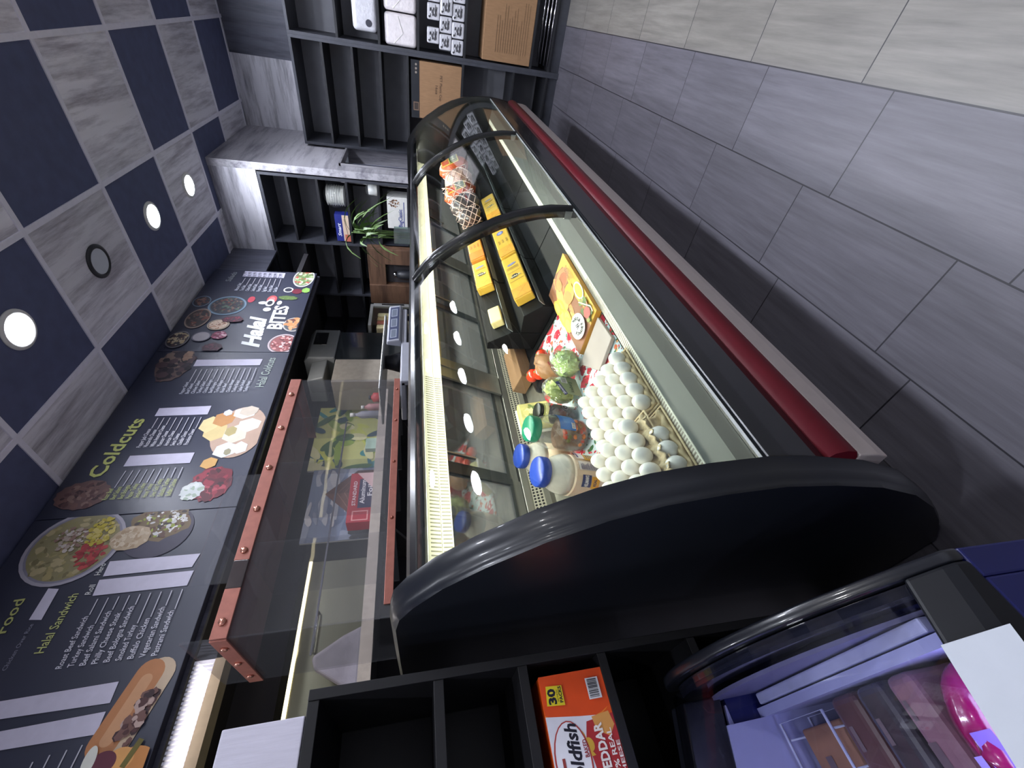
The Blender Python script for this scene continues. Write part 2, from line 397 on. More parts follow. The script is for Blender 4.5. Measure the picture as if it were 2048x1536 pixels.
# ================================================================ DELI CASE
CY0, CY1 = .38, 4.155
case = thing('deli_case', 'long black refrigerated deli display case with curved glass front and red bumper', 'display case', (-1.0, 2.3, 0))
def cb(g, name, mats, bevel=0, parent=None, **k):
    o = g.build(name, mats, None, bevel, **k); o.parent = parent or case
    if parent is None: o.location = (1.0, -2.3, 0)
    return o
OUT = [(-1.46, 1.435), (-1.2, 1.440), (-.985, 1.442), (-.93, 1.433), (-.875, 1.405), (-.80, 1.35), (-.73, 1.275), (-.655, 1.175), (-.60, 1.075), (-.565, .98), (-.545, .87), (-.535, .75), (-.545, .63), (-.567, .50), (-.61, .37), (-.675, .25), (-.75, .14), (-.82, .07), (-.86, .03), (-1.40, .03), (-1.46, .10)]
INN = [(x - (.018 if x > -1.3 else 0), z - (.012 if z > .2 else 0)) for x, z in OUT]
def smoothpoly(P, k=4):
    return P
def endpanel(y0, y1):
    # moulding: full profile on the glass side, slightly smaller on the outside
    n = len(OUT); g = G(); d = 1 if y1 > y0 else -1
    rings = [(OUT, y0), (OUT, y0 + (y1 - y0) * .55), ([(x + (-.006 if x > -1.3 else .004), z + (-.004 if z > .2 else .002)) for x, z in OUT], y0 + (y1 - y0) * .8), (INN, y1)]
    vs = [(x, y, z) for P, y in rings for x, z in P]
    for j in range(3): g.add(vs, [(j * n + i, j * n + (i + 1) % n, (j + 1) * n + (i + 1) % n, (j + 1) * n + i) for i in range(n)], 0, True)
    g.add(vs, [list(range(n)), [3 * n + i for i in range(n)][::-1]], 0)
    return g
cb(endpanel(CY0, .325), 'end_panel', mat('end_moulding', (24, 27, 34), .34, var=.06, coat=.1))
cb(endpanel(CY1, 4.195), 'end_panel', BLACK)
# top
cb(G().prism([(-1.46, 1.36), (-1.46, 1.405), (-.955, 1.408), (-.925, 1.400), (-.905, 1.385), (-.905, 1.366), (-.93, 1.360)], 'y', CY0, CY1), 'top_ledge', BLACK, .004)
# curved glass, three panes
GP_ = [(-.905, 1.388), (-.868, 1.366), (-.825, 1.336), (-.785, 1.300), (-.742, 1.248), (-.70, 1.19), (-.66, 1.13), (-.622, 1.06), (-.592, .99), (-.570, .915), (-.556, .84), (-.551, .75)]
GLS = glass('case_glass', (.93, .97, .95), .012, 1.45, gain=1.15)
YS = [CY0, 1.66, 2.94, CY1]
for a, b in zip(YS, YS[1:]):
    g = G(); n = len(GP_); inn = [(x - .004, z - .003) for x, z in GP_]
    vs = [(x, y, z) for y in (a + .002, b - .002) for x, z in GP_] + [(x, y, z) for y in (a + .002, b - .002) for x, z in inn]
    g.add(vs, [(i, i + 1, n + i + 1, n + i) for i in range(n - 1)] + [(2 * n + i, 3 * n + i, 3 * n + i + 1, 2 * n + i + 1) for i in range(n - 1)], 0, True)
    cb(g, 'glass_pane', GLS)
# uprights between the panes
for y, wd in ((1.66, .018), (2.94, .012)):
    g = G(); n = len(GP_); L_ = []
    for dx, yy in ((.010, y - wd * .6), (.014, y), (.010, y + wd * .6), (-.03, y + wd), (-.03, y - wd)):
        L_.append([(x + dx, yy, z + dx * .6) for x, z in GP_])
    vs = [p for r in L_ for p in r]
    for j in range(5):
        k = (j + 1) % 5; g.add(vs, [(j * n + i, j * n + i + 1, k * n + i + 1, k * n + i) for i in range(n - 1)], 0, True)
    cb(g, 'glass_upright', BLACK)
    cb(G().box(-.585, -.553, y - .03, y - .012, .76, .79), 'glass_clip', CHROME)
# rim along the bottom of the glass
cb(G().prism([(-.545, .752), (-.549, .756), (-.553, .752), (-.549, .746)], 'y', CY0, CY1), 'glass_rail', mat('bright_rail', (190, 195, 195), .3, .5))
# lower front: black fascia, red bumper, grey strip, tucked-in base
cb(G().prism([(-.566, .748), (-.538, .745), (-.540, .70), (-.548, .63), (-.556, .60), (-.62, .60), (-.62, .70), (-.566, .71)], 'y', CY0, CY1), 'front_fascia', mat('fascia_gloss', (8, 12, 16), .22, var=.05, coat=.15), .004)
RED = mat('red_bumper', (98, 8, 26), .45, var=.06)
cb(G().prism([(-.60, .605), (-.556, .602), (-.540, .590), (-.534, .565), (-.538, .540), (-.556, .524), (-.60, .520)], 'y', CY0, CY1, smooth=True), 'bumper', RED)
cb(G().prism([(-.66, .522), (-.550, .520), (-.553, .47), (-.560, .440), (-.66, .44)], 'y', CY0, CY1), 'bumper_strip', mat('grey_strip', (176, 166, 164), .5, var=.05), .003)
cb(G().prism([(-.62, .445), (-.60, .44), (-.66, .30), (-.75, .165), (-.82, .09), (-.84, .0), (-1.42, .0), (-1.42, .55), (-.70, .55)], 'y', CY0, CY1), 'base', mat('base_black', (26, 25, 24), .3, var=.2, scale=6))
# interior
TANA = .27; ALPHA = math.atan(TANA)
def dz(x): return .735 + TANA * (-.725 - x)
cb(G().prism([(-.725, dz(-.725) - .006), (-.725, dz(-.725) - .05), (-1.33, dz(-1.33) - .05), (-1.33, dz(-1.33) - .006)], 'y', CY0, CY1), 'deck_pan', mat('deck_steel', (150, 148, 138), .4, .5, var=.2, scale=20))
STRIPM = mat('vent_strip', (225, 220, 200), .5, var=.05)
g = G().box(-.726, -.692, CY0, CY1, .715, .745)
y = CY0 + .01; gs = G()
while y < 1.02 or (1.06 < y < 1.4):
    gs.box(-.720, -.690, y, y + .0045, .745, .7456); y += .0105
vs_ = cb(g, 'vent_strip', STRIPM, .002)
gs = G(); y = CY0 + .01
while y < 1.36:
    gs.box(-.722, -.696, y, y + .0045, .7445, .7458)
    y += .0105
cb(gs, 'vent_slots', mat('slot_shadow_grey', (168, 158, 142), .7))
cb(G().prism([(-.692, .742), (-.622, .730), (-.568, .728), (-.568, .66), (-.692, .66)], 'y', CY0, CY1), 'inner_ledge', mat('inner_steel', (74, 77, 72), .5, .2, var=.05, scale=4))
cb(G().prism([(-.622, .731), (-.560, .736), (-.560, .72), (-.622, .72)], 'y', CY0, CY1), 'gutter', mat('gutter_dark', (24, 30, 30), .5))
# back of the deck: steel ledge, perforated riser, bottom rail of the doors
def perf_mat():
    m = mat('perforated_steel', (168, 164, 150), .4, .5, var=.08); nt = m.node_tree; b = nt.nodes['Principled BSDF']
    tc = nt.nodes.new('ShaderNodeTexCoord'); vo = nt.nodes.new('ShaderNodeMapping'); vo.inputs['Scale'].default_value = (0, 1, 1)
    nt.links.new(tc.outputs['Object'], vo.inputs[0])
    v = nt.nodes.new('ShaderNodeTexVoronoi'); v.inputs['Scale'].default_value = 75; v.inputs['Randomness'].default_value = 0.05; nt.links.new(vo.outputs[0], v.inputs['Vector'])
    lt = nt.nodes.new('ShaderNodeMath'); lt.operation = 'LESS_THAN'; lt.inputs[1].default_value = .33; nt.links.new(v.outputs['Distance'], lt.inputs[0])
    mx = nt.nodes.new('ShaderNodeMix'); mx.data_type = 'RGBA'; nt.links.new(lt.outputs[0], mx.inputs[0])
    src = b.inputs['Base Color'].links[0].from_socket; nt.links.new(src, mx.inputs[6]); mx.inputs[7].default_value = (.01, .01, .01, 1); nt.links.new(mx.outputs[2], b.inputs['Base Color'])
    return m
cb(G().prism([(-1.30, dz(-1.30)), (-1.30, dz(-1.3) + .012), (-1.335, dz(-1.335) + .012), (-1.34, dz(-1.34) - .03), (-1.30, dz(-1.30) - .03)], 'y', CY0, CY1), 'back_ledge', STEEL)
cb(G().prism([(-1.335, .905), (-1.352, .955), (-1.37, .955), (-1.37, .89), (-1.335, .89)], 'y', CY0, CY1), 'perforated_riser', perf_mat())
cb(G().prism([(-1.35, .955), (-1.353, .985), (-1.40, .985), (-1.40, .955)], 'y', CY0, CY1), 'door_track', STEEL, .002)
# light housing under the top
HOUS = mat('ribbed_housing', (205, 203, 178), .5, var=.06, scale=14)
cb(G().prism([(-1.09, 1.350), (-1.10, 1.318), (-1.13, 1.318), (-1.16, 1.36), (-1.09, 1.36)], 'y', CY0, CY1), 'lamp_housing', HOUS)
cb(G().prism([(-1.10, 1.317), (-1.105, 1.285), (-1.14, 1.285), (-1.14, 1.317)], 'y', CY0, CY1), 'lamp_baffle', HOUS)
gs = G(); y = CY0 + .01
while y < 1.25:
    gs.prism([(-1.0885, 1.348), (-1.0985, 1.3195), (-1.101, 1.3195), (-1.091, 1.348)], 'y', y, y + .003).prism([(-1.0985, 1.314), (-1.1035, 1.288), (-1.106, 1.288), (-1.101, 1.314)], 'y', y, y + .003); y += .012
cb(gs, 'housing_ribs', mat('rib_shade', (128, 126, 108), .6))
cb(G().tube([(-.985, CY0 + .03, 1.369), (-.985, CY1 - .03, 1.369)], .011, 10), 'lamp_tube', mat('tube_glow', (255, 255, 255), emis=(255, 250, 230), estr=6))
# sloping rear sliding doors
DB, DT = (-1.365, .985), (-1.20, 1.36)
DFR = mat('door_frame', (120, 121, 116), .4, .5, var=.1, scale=20); DFD = mat('door_gasket', (40, 46, 48), .4)
DGL = glass('door_glass', (.55, .58, .58), .03, 1.7, gain=4.0, haze=.22)
def onslope(t, off=0):  # t 0 bottom..1 top
    d = Vector((DT[0] - DB[0], DT[1] - DB[1])); nrm = Vector((d.y, -d.x)).normalized()
    p = Vector(DB) + d * t + nrm * off; return p.x, p.y
def slab(g, t0, t1, y0, y1, o0, o1, mi=0):
    return g.prism([onslope(t0, o0), onslope(t0, o1), onslope(t1, o1), onslope(t1, o0)], 'y', y0, y1, mi)
DYS = [CY0, .92, 1.46, 2.02, 2.62, 3.18, CY1]
for k in range(6):
    y0, y1 = DYS[k], DYS[k + 1]; off = -.004 if k % 2 == 0 else -.012
    door = cb(slab(G(), 0, .10, y0, y1, off - .012, off + .004), 'rear_door', DFR, .002)
    slab(G(), .9, 1, y0, y1, off - .012, off + .004).build('top_rail', DFR, door, .002)
    slab(slab(slab(slab(G(), .10, .13, y0 + .02, y1 - .02, off + .002, off + .007), .875, .9, y0 + .02, y1 - .02, off + .002, off + .007), .10, .9, y0 + (.0 if k else .0), y0 + .028, off - .008, off + .008), .10, .9, y1 - .028, y1, off - .008, off + .008).build('gasket', DFD, door)
    slab(G(), .12, .89, y0 + .02, y1 - .02, off - .006, off - .002).build('door_glass', DGL, door)
for y in (1.46, 2.62): cb(slab(G(), .02, 1.0, y - .06, y + .07, .004, .016), 'door_mullion', STEEL, .002)
for y in (1.42, 2.02, 3.18, .92): cb(slab(G(), .5, .9, y + .045, y + .052, .010, .022), 'door_pull', STEEL, .001)
# rear outer body
cb(G().prism([(-1.43, .5), (-1.46, .5), (-1.46, 1.36), (-1.44, 1.36), (-1.43, 1.0)], 'y', CY0, CY1), 'back_shell', BLACKM)
# white disc modelled in place of a ceiling light's reflection in the glass
def reflection_spot(px, py, y=CY0 - .001, r=.014):
    pass
g = G(); 
p = at(946, 1109, 'y', .366)
cb(G().lathe([(0.0001, 0), (.0135, 0), (.0135, .0015)], (p.x, .362, p.z), n=24, ax='y', smooth=False), 'reflection_disc', WHITE)
# ================================================================ MENU BOARDS
XM = XB + .042
NAVY = (50, 52, 66); PALE = (214, 210, 228)
class Menu(Print):
    def __init__(s, y0, y1):
        super().__init__((XM, 0, 0), (0, 1, 0), (0, 0, 1)); s.clip = (y0, y1, 2.262, 3.06)
    def q(s, px, py): p = at(px, py, 'x', XM); return (p.y, p.z)
    def quad(s, pts, col): return s.poly([s.q(*p) for p in pts], col)
    def tx(s, body, p0, p1, hp, col, bold=0.0, shear=0.0, frac=1.0):
        a, b = s.q(*p0), s.q(*p1); c = s.q(p0[0] - hp * 1.45, p0[1])
        return s.text(body, a[0], a[1], math.dist(a, b) * frac, abs(c[1] - a[1]), col, bold, shear, math.atan2(b[1] - a[1], b[0] - a[0]))
    def lst(s, items, p0, p1, q0, q1, hp, col, cw=.042, lw=.004, bold=0.008):
        n = len(items)
        for i, it in enumerate(items):
            t = i / (n - 1); A = [p0[k] + (p1[k] - p0[k]) * t for k in (0, 1)]; B = [q0[k] + (q1[k] - q0[k]) * t for k in (0, 1)]
            a, b = s.q(*A), s.q(*B); f = min(.95, cw * len(it)); s.tx(it, A, B, hp, col, bold, frac=f)
            s.line(a[0] + (b[0] - a[0]) * (f + .02), a[1] + (b[1] - a[1]) * (f + .02), b[0], b[1], lw, (200, 200, 210))
        return s
    def ell(s, px, py, dx, dy, col, k=1.0, jag=0, n=32):
        c = s.q(px, py); rz = abs(s.q(px - dx, py)[1] - s.q(px + dx, py)[1]) / 2; ry = abs(s.q(px, py - dy)[0] - s.q(px, py + dy)[0]) / 2
        s.disc(c[0], c[1], ry * k, col, rz * k, n, 0, jag); return c, ry, rz
    def bowl(s, px, py, dx, dy, rim, inner, cols, n=60, sz=.12):
        c, ry, rz = s.ell(px, py, dx, dy, rim); s.ell(px, py, dx, dy, tuple(int(v * .6) for v in rim), .9); s.ell(px, py, dx, dy, inner, .84)
        s.food(c[0], c[1], ry * .76, rz * .76, cols, n, sz)
    def blob(s, px, py, dx, dy, base, cols, n=60, sz=.14, jag=.12):
        c, ry, rz = s.ell(px, py, dx, dy, base, 1, jag); s.food(c[0], c[1], ry * .86, rz * .86, cols, n, sz)
BOARD = mat('menu_vinyl', (56, 59, 76), .42, var=.06, scale=5)
def board(y0, y1, label):
    t = thing('menu_board', label, 'menu board', (XB, (y0 + y1) / 2, 2.255), group='menu boards above the counter')
    G().box(0, .040, y0 - (y0 + y1) / 2, y1 - (y0 + y1) / 2, 0, .81).build('panel', BOARD, t, .002)
    return t
def put(P, name, t):
    o = P.build(name, t); o.location = -Vector(t.location); return o
# --- hot food board
Y0, Y1, Y2, Y3 = .06, 1.305, 2.54, 3.70
t = board(Y0, Y1 - .003, 'dark menu board headed Halal Sandwich with sandwich and rice bowl pictures')
for a_ in (('r Food', (-4, 1292), (51, 1197), 15, (190, 194, 120), .012), ('Halal Sandwich', (87, 1306), (158, 1187), 13, (200, 206, 132), .008), ('Roll', (181, 1189), (192, 1169), 8, (225, 228, 225), .01), ('Hero', (200, 1150), (213, 1127), 8, (225, 228, 225), .01), ('Chicken Over Rice', (12, 1341), (68, 1248), 6, (140, 142, 158), .01)):
    P = Menu(Y0, Y1); P.tx(*a_); put(P, 'heading', t)
P = Menu(Y0, Y1); P.lst(['Roast Beef Sandwich', 'Turkey Sandwich', 'Beef Salami Sandwich', 'Philly Cheese Steak', 'Beef Bologna Sandwich', 'Smoked Turkey', 'Buffalo Chicken', 'Vegetarian Sandwich', 'Pastrami Sandwich'],
    (123, 1337), (315, 1311), (196, 1198), (366, 1179), 8.5, (225, 225, 235), .0385)
put(P, 'item_list', t)
for px, py in ((165, 1490), (134, 1500), (100, 1510), (66, 1524)): P = Menu(Y0, Y1); P.line(*P.q(px, py), *P.q(px - 26, py + 52), .004, (200, 200, 210)); put(P, 'price_line', t)
for nm, qd in (('hero', [(206, 1153), (220, 1123), (401, 1107), (384, 1134)]), ('roll', [(185, 1192), (199, 1160), (388, 1141), (374, 1171)]), ('a', [(58, 1240), (97, 1177), (118, 1178), (83, 1240)]),
               ('b', [(-90, 1418), (238, 1363), (220, 1406), (-90, 1452)]), ('c', [(-90, 1480), (212, 1423), (192, 1469), (-90, 1516)])):
    P = Menu(Y0, Y1); P.quad(qd, PALE); put(P, 'price_strip', t)
P = Menu(Y0, Y1)
P.ell(150, 1092, 92, 72, (176, 172, 184)); P.ell(150, 1092, 92, 72, (142, 140, 156), .93); c, ry, rz = P.ell(150, 1092, 92, 72, (150, 142, 104), .88)
P.food(c[0], c[1], ry * .82, rz * .82, [(150, 142, 98), (172, 158, 110), (128, 120, 84), (186, 172, 130)], 160, .1)
P.food(c[0] - ry * .25, c[1] - rz * .42, ry * .36, rz * .30, [(170, 62, 66), (190, 74, 74), (150, 50, 56)], 80, .16)
P.food(c[0] + ry * .35, c[1] - rz * .40, ry * .38, rz * .28, [(196, 180, 62), (182, 164, 60), (208, 192, 110)], 80, .16)
P.food(c[0] + ry * .2, c[1] + rz * .15, ry * .34, rz * .34, [(182, 166, 152), (150, 120, 108), (206, 196, 188)], 80, .14); put(P, 'rice_bowl_picture', t)
P = Menu(Y0, Y1); P.ell(318, 1062, 66, 50, (70, 66, 84))
P.blob(322, 1046, 60, 34, (120, 100, 70), [(60, 46, 42), (210, 208, 205), (236, 234, 230), (150, 160, 60), (96, 66, 54), (120, 92, 70)], 160, .13, .1)
P.blob(262, 1076, 38, 24, (190, 168, 138), [(204, 186, 158), (176, 150, 118), (214, 198, 172)], 60, .2, .05); put(P, 'platter_picture', t)
P = Menu(Y0, Y1)
def capsule(P, a, b, r, col, n=10, k0=1):
    ax, ay = P.q(*a); bx, by = P.q(*b); an = math.atan2(by - ay, bx - ax); pts = []
    for i in range(n + 1): th = an + math.pi / 2 + math.pi * i / n; pts.append((ax + r * math.cos(th), ay + r * math.sin(th)))
    for i in range(n + 1): th = an - math.pi / 2 + math.pi * i / n; pts.append((bx + r * math.cos(th), by + r * math.sin(th)))
    P.poly(pts, col)
capsule(P, (318, 1346), (222, 1494), .052, (214, 190, 160)); capsule(P, (300, 1346), (206, 1488), .046, (196, 132, 84)); capsule(P, (292, 1360), (214, 1480), .020, (214, 160, 116))
a, b = P.q(306, 1384), P.q(246, 1480)
for i in range(60):
    f = rnd.random(); P.disc(a[0] + (b[0] - a[0]) * f + rnd.uniform(-.02, .02), a[1] + (b[1] - a[1]) * f + rnd.uniform(-.02, .02), rnd.uniform(.008, .018), rnd.choice([(84, 50, 50), (120, 84, 76), (60, 36, 40), (196, 168, 158)]), n=7, jag=.2)
P.ell(262, 1530, 44, 36, (206, 138, 74)); P.ell(240, 1520, 28, 24, (228, 166, 96)); P.ell(206, 1528, 26, 24, (100, 42, 60)); P.ell(180, 1524, 12, 30, (226, 226, 214)); P.line(*P.q(286, 1478), *P.q(246, 1536), .018, (110, 100, 40))
put(P, 'hero_sandwich_picture', t)
# --- coldcuts board
t = board(Y1, Y2 - .003, 'dark menu board with the large green Coldcuts heading and three priced lists')
P = Menu(Y1, Y2); P.tx('Coldcuts', (203, 955), (291, 838), 22, (200, 206, 122), .022); put(P, 'heading', t)
P = Menu(Y1, Y2); P.tx('Halal Coldcuts', (527, 774), (552, 716), 12, (172, 184, 176), .008); put(P, 'heading', t)
P = Menu(Y1, Y2); P.lst(['Roast Beef', 'Beef Salami', 'Beef Bologna', 'Pepper Turkey', 'Smoked Turkey', 'Honey Turkey', 'Oven Gold Turkey', 'Salsalito Turkey', 'Buffalo Chicken'], (213, 1000), (341, 992), (252, 942), (366, 935), 7, (196, 204, 130), .038); put(P, 'item_list', t)
P = Menu(Y1, Y2); P.lst(['Pepper Jack Cheese', 'Mozzarella Cheese', 'White American Cheese', 'Muenster Cheese', 'American Cheese', 'Swiss Cheese', 'Cheddar Cheese', 'Provolone Cheese'], (281, 895), (376, 890), (316, 836), (403, 835), 6, (225, 225, 235), .034); put(P, 'item_list', t)
P = Menu(Y1, Y2); P.lst(['Pepper Salami', 'Beef Salami', 'Chicken Salami', 'Turkey Salami', 'Chicken Bologna', 'Beef Bologna', 'Turkey Bologna', 'Roast Beef', 'Chicken Breast', 'Turkey Breast', 'Turkey Smoked', 'Turkey Honey'], (365, 788), (494, 784), (393, 739), (513, 737), 5, (210, 212, 225), .036); put(P, 'item_list', t)
Z3 = lambda x, y: (60 + x * .2441, 780 + y * .2441); Z4 = lambda x, y: (320 + x * .1823, 520 + y * .1823)
for qd in ([Z3(765, 628), Z3(820, 540), Z3(1350, 512), Z3(1310, 598)], [Z3(1022, 215), Z3(1060, 150), Z3(1487, 130), Z3(1455, 200)], [Z4(365, 1167), Z4(405, 1095), Z4(1128, 1087), Z4(1095, 1155)]):
    P = Menu(Y1, Y2); P.quad(qd, (206, 202, 222)); put(P, 'price_strip', t)
P = Menu(Y1, Y2); P.blob(166, 990, 52, 28, (112, 84, 82), [(96, 66, 66), (140, 112, 104), (122, 90, 84), (70, 48, 52)], 70, .2, .06); put(P, 'roast_picture', t)
P = Menu(Y1, Y2); P.ell(478, 862, 52, 50, (196, 166, 146))
for px, py, dx, dy, c_ in ((430, 862, 26, 22, (222, 200, 142)), (420, 848, 20, 16, (230, 212, 156)), (450, 838, 22, 16, (202, 146, 92)), (470, 868, 26, 18, (226, 220, 200)), (462, 862, 12, 10, (186, 170, 118)), (500, 850, 24, 14, (232, 226, 212)), (490, 826, 24, 12, (236, 232, 220)), (450, 900, 24, 16, (226, 226, 226)), (478, 896, 16, 12, (238, 238, 238)), (455, 904, 8, 7, (160, 154, 124)), (418, 926, 16, 12, (214, 166, 96)), (500, 822, 20, 10, (214, 200, 182)), (456, 826, 10, 6, (222, 222, 240))):
    P.ell(px, py, dx, dy, c_, 1, .12, 6)
put(P, 'cheese_picture', t)
P = Menu(Y1, Y2); P.blob(422, 966, 42, 34, (120, 34, 50), [(150, 40, 60), (110, 26, 44), (176, 70, 84), (90, 20, 38), (60, 18, 30)], 60, .28, .1); P.blob(384, 982, 22, 18, (210, 216, 214), [(226, 230, 226), (170, 186, 168)], 20, .3); put(P, 'sliced_meat_picture', t)
P = Menu(Y1, Y2); P.blob(350, 728, 34, 34, (106, 88, 84), [(58, 50, 58), (44, 38, 46), (84, 66, 70), (130, 110, 100)], 70, .22, .05); P.blob(376, 712, 9, 10, (150, 118, 100), [(160, 130, 110)], 6, .3); put(P, 'dark_meat_picture', t)
# --- halal bites board
t = board(Y2, Y3, 'dark menu board with white Halal BITES lettering, bowls of food and a salads list')
P = Menu(Y2, Y3); P.tx('Halal', (516, 695), (534, 632), 24, (238, 240, 242), .045, .35); P.tx('BITES', (562, 659), (578, 612), 20, (238, 240, 242), .035, .08)
P.ell(534, 619, 8, 4, (238, 240, 242)); P.ell(540, 606, 9, 7, (238, 240, 242)); P.ell(540, 606, 9, 7, (40, 42, 54), .6); P.ell(526, 606, 9, 3, (238, 240, 242)); P.ell(559, 606, 5, 4, (238, 240, 242)); put(P, 'lettering', t)
P = Menu(Y2, Y3); P.tx('Salads', (461, 563), (475, 545), 8, (150, 156, 160), .006); put(P, 'heading', t)
P = Menu(Y2, Y3); P.lst(['Macaroni Salad', 'Tuna Salad', 'Chicken Salad', 'Seafood Salad', 'Potato Salad', 'Egg Salad', 'Shrimp Salad', 'Cole Slaw'], (475, 581), (553, 585), (491, 556), (562, 559), 5, (215, 218, 230), .040); put(P, 'item_list', t)
P = Menu(Y2, Y3); P.quad([Z4(905, 180), Z4(935, 122), Z4(1378, 145), Z4(1358, 200)], (206, 204, 224))
for k in range(8): P.tx(rnd.choice(['8.99', '9.99', '7.99']), (492 + k * 10.2, 552 + k * .6), (494 + k * 10.2, 544 + k * .6), 5, (90, 90, 104), .01)
put(P, 'price_strip', t)
BR = [(104, 84, 80), (70, 62, 62), (132, 104, 94), (56, 56, 60), (120, 70, 60)]
P = Menu(Y2, Y3)
P.bowl(455, 611, 38, 19, (120, 146, 168), (60, 62, 70), BR + [(90, 110, 96)], 90, .12); P.bowl(404, 603, 18, 11, (124, 140, 158), (56, 56, 66), BR, 30, .2); P.bowl(396, 637, 24, 20, (150, 132, 122), (60, 54, 56), BR, 60, .16)
P.bowl(437, 650, 22, 11, (176, 160, 140), (216, 190, 168), [(196, 150, 124), (226, 208, 190), (150, 110, 90)], 40, .16); P.ell(403, 674, 19, 10, (100, 96, 110)); P.ell(403, 674, 19, 10, (166, 160, 166), .86)
P.blob(439, 671, 15, 8, (128, 50, 80), [(170, 90, 120), (110, 30, 60), (210, 170, 180)], 30, .24); P.bowl(356, 680, 22, 17, (116, 112, 118), (54, 50, 58), [(176, 156, 122), (196, 180, 150), (80, 60, 60)], 40, .2); P.blob(424, 696, 20, 9, (70, 44, 58), [(96, 50, 66), (60, 36, 50)], 30, .24)
P.blob(466, 640, 22, 6, (80, 40, 56), [(150, 50, 76), (120, 36, 60), (60, 50, 66)], 40, .2); put(P, 'bowls_picture', t)
P = Menu(Y2, Y3); P.bowl(608, 556, 21, 18, (226, 226, 226), (120, 130, 90), [(150, 176, 120), (190, 206, 160), (110, 140, 84), (190, 96, 84), (226, 226, 200)], 90, .14)
put(P, 'salad_picture', t); P = Menu(Y2, Y3); P.bowl(588, 649, 22, 14, (210, 205, 200), (84, 90, 100), [(226, 170, 120), (216, 150, 96), (120, 70, 56)], 22, .3); put(P, 'pastry_picture', t); P = Menu(Y2, Y3); P.bowl(566, 687, 30, 19, (220, 200, 204), (160, 90, 90), [(226, 160, 156), (150, 70, 70), (240, 214, 210), (110, 50, 56)], 60, .14)
put(P, 'dip_picture', t); P = Menu(Y2, Y3)
P.ell(544, 599, 10, 8, (196, 84, 88)); P.ell(544, 599, 10, 8, (220, 130, 130), .6); P.ell(503, 599, 7, 6, (196, 66, 84)); P.ell(577, 580, 10, 5, (235, 235, 240)); P.ell(577, 580, 10, 5, NAVY, .72); P.ell(594, 583, 10, 5, (120, 40, 58)); P.blob(576, 596, 20, 4, (96, 120, 66), [(120, 150, 84)], 16, .2); P.blob(612, 581, 8, 5, (140, 186, 90), [(150, 196, 100)], 6, .3)
put(P, 'vegetable_pictures', t)
# ================================================================ FAR SHELVES
SHB = mat('shelf_black', (62, 64, 72), .5, var=.15, scale=20); SHD = mat('shelf_board_shaded', (28, 29, 34), .55, var=.15, scale=20); SHI = mat('shelf_back', (138, 139, 146), .6, var=.12, scale=8)  # boards get a darker tone: their underside shade is put into the colour
def shelf_unit(label, x0, x1, y0, y1, z1, verts, bays, z0=0):
    """bays: list of (xa, xb, [z...])"""
    t = thing('storage_shelf', label, 'shelf', ((x0 + x1) / 2, y1, z0)); L = Vector(t.location)
    def o(g, n, m, bv=.001): q = g.build(n, m, t, bv); q.location = -L; return q
    o(G().box(x0, x1, y1 - .012, y1, z0, z1), 'back_panel', SHI, 0)
    for x in verts: o(G().box(x - .012, x + .012, y0, y1 - .012, z0, z1), 'upright', SHB)
    o(G().box(x0 + .012, x1 - .012, y0 + .001, y1 - .012, z1 - .022, z1), 'top_board', SHB)
    for xa, xb, zs in bays:
        for z in zs: o(G().box(xa + .012, xb - .012, y0 + .004, y1 - .012, z - .02, z), 'shelf_board', SHD)
    o(G().box(x0 + .012, x1 - .012, y0 + .03, y0 + .045, z0, .10), 'plinth', SHB)
    return t
shelf_unit('tall black shelf unit against the end wall holding boxes, bags and paper packs', -1.22, 1.72, 4.86, 5.28, 2.42, [-1.208, -.372, -.396, .56, 1.708],
           [(-1.208, -.396, [2.17, 1.92, 1.68, 1.44, .935, .45, .12]), (-.372, .56, [2.03, 1.68, 1.345, .93, .30, .12]), (.56, 1.708, [2.03, 1.68, 1.345, .93, .30])])
shelf_unit('black wall shelving behind the service side holding the wrapped plates and plant', -3.05, -1.312, 4.2, 4.575, 2.715, [-1.324, -1.93, -2.5, -3.038],
           [(-1.93, -1.324, [2.50, 2.25, 2.0, 1.72, 1.45, 1.1, .6, .15]), (-2.5, -1.93, [2.45, 2.2, 1.95, 1.2]), (-3.038, -2.5, [2.45, 2.2, 1.95, 1.2])])
def obox(name, label, cat, x0, x1, y0, y1, z0, z1, m, group=None, bevel=.003):
    t = thing(name, label, cat, ((x0 + x1) / 2, (y0 + y1) / 2, z0), group=group)
    hx, hy = (x1 - x0) / 2, (y1 - y0) / 2; G().box(-hx, hx, -hy, hy, 0, z1 - z0).build('carton', m, t, bevel); return t, hx, hy, z1 - z0
def onfront(t, hy, w0, name='print', m=None, back=None):
    """Print on a face looking towards -Y: u to the right seen from the front (+X)"""
    return Print((w0, -hy, 0), (1, 0, 0), (0, 0, 1))
# cup box
t, hx, hy, hz = obox('cup_carton', 'brown carton of plastic cups printed upside down, on the end wall shelf behind the case', 'box', -.88, -.43, 4.87, 5.25, .936, 1.40, CARD)
P = Print((-hx, -hy, 0), (1, 0, 0), (0, 0, 1)); P.text('PET Plastic Cup', .36, .20, .20, .022, (70, 50, 38), .01, ang=math.pi); P.text('16oz', .28, .24, .07, .022, (70, 50, 38), .01, ang=math.pi); P.text('CARTON', .4, .43, .05, .01, (90, 66, 50), ang=math.pi); P.build('print', t)
G().box(-hx - .002, hx + .002, -hy - .0015, -hy + .1, .39, hz + .001).build('dark_wrap', DKGREY, t)
P = Print((-hx, -hy - .0016, 0), (1, 0, 0), (0, 0, 1)); P.rect(.06, .395, .13, .445, (120, 96, 80)); P.rect(.068, .402, .122, .438, (60, 50, 46)); [P.disc(.36 + .03 * k, .42, .009, (150, 140, 130)) for k in range(3)]; P.build('band_marks', t)
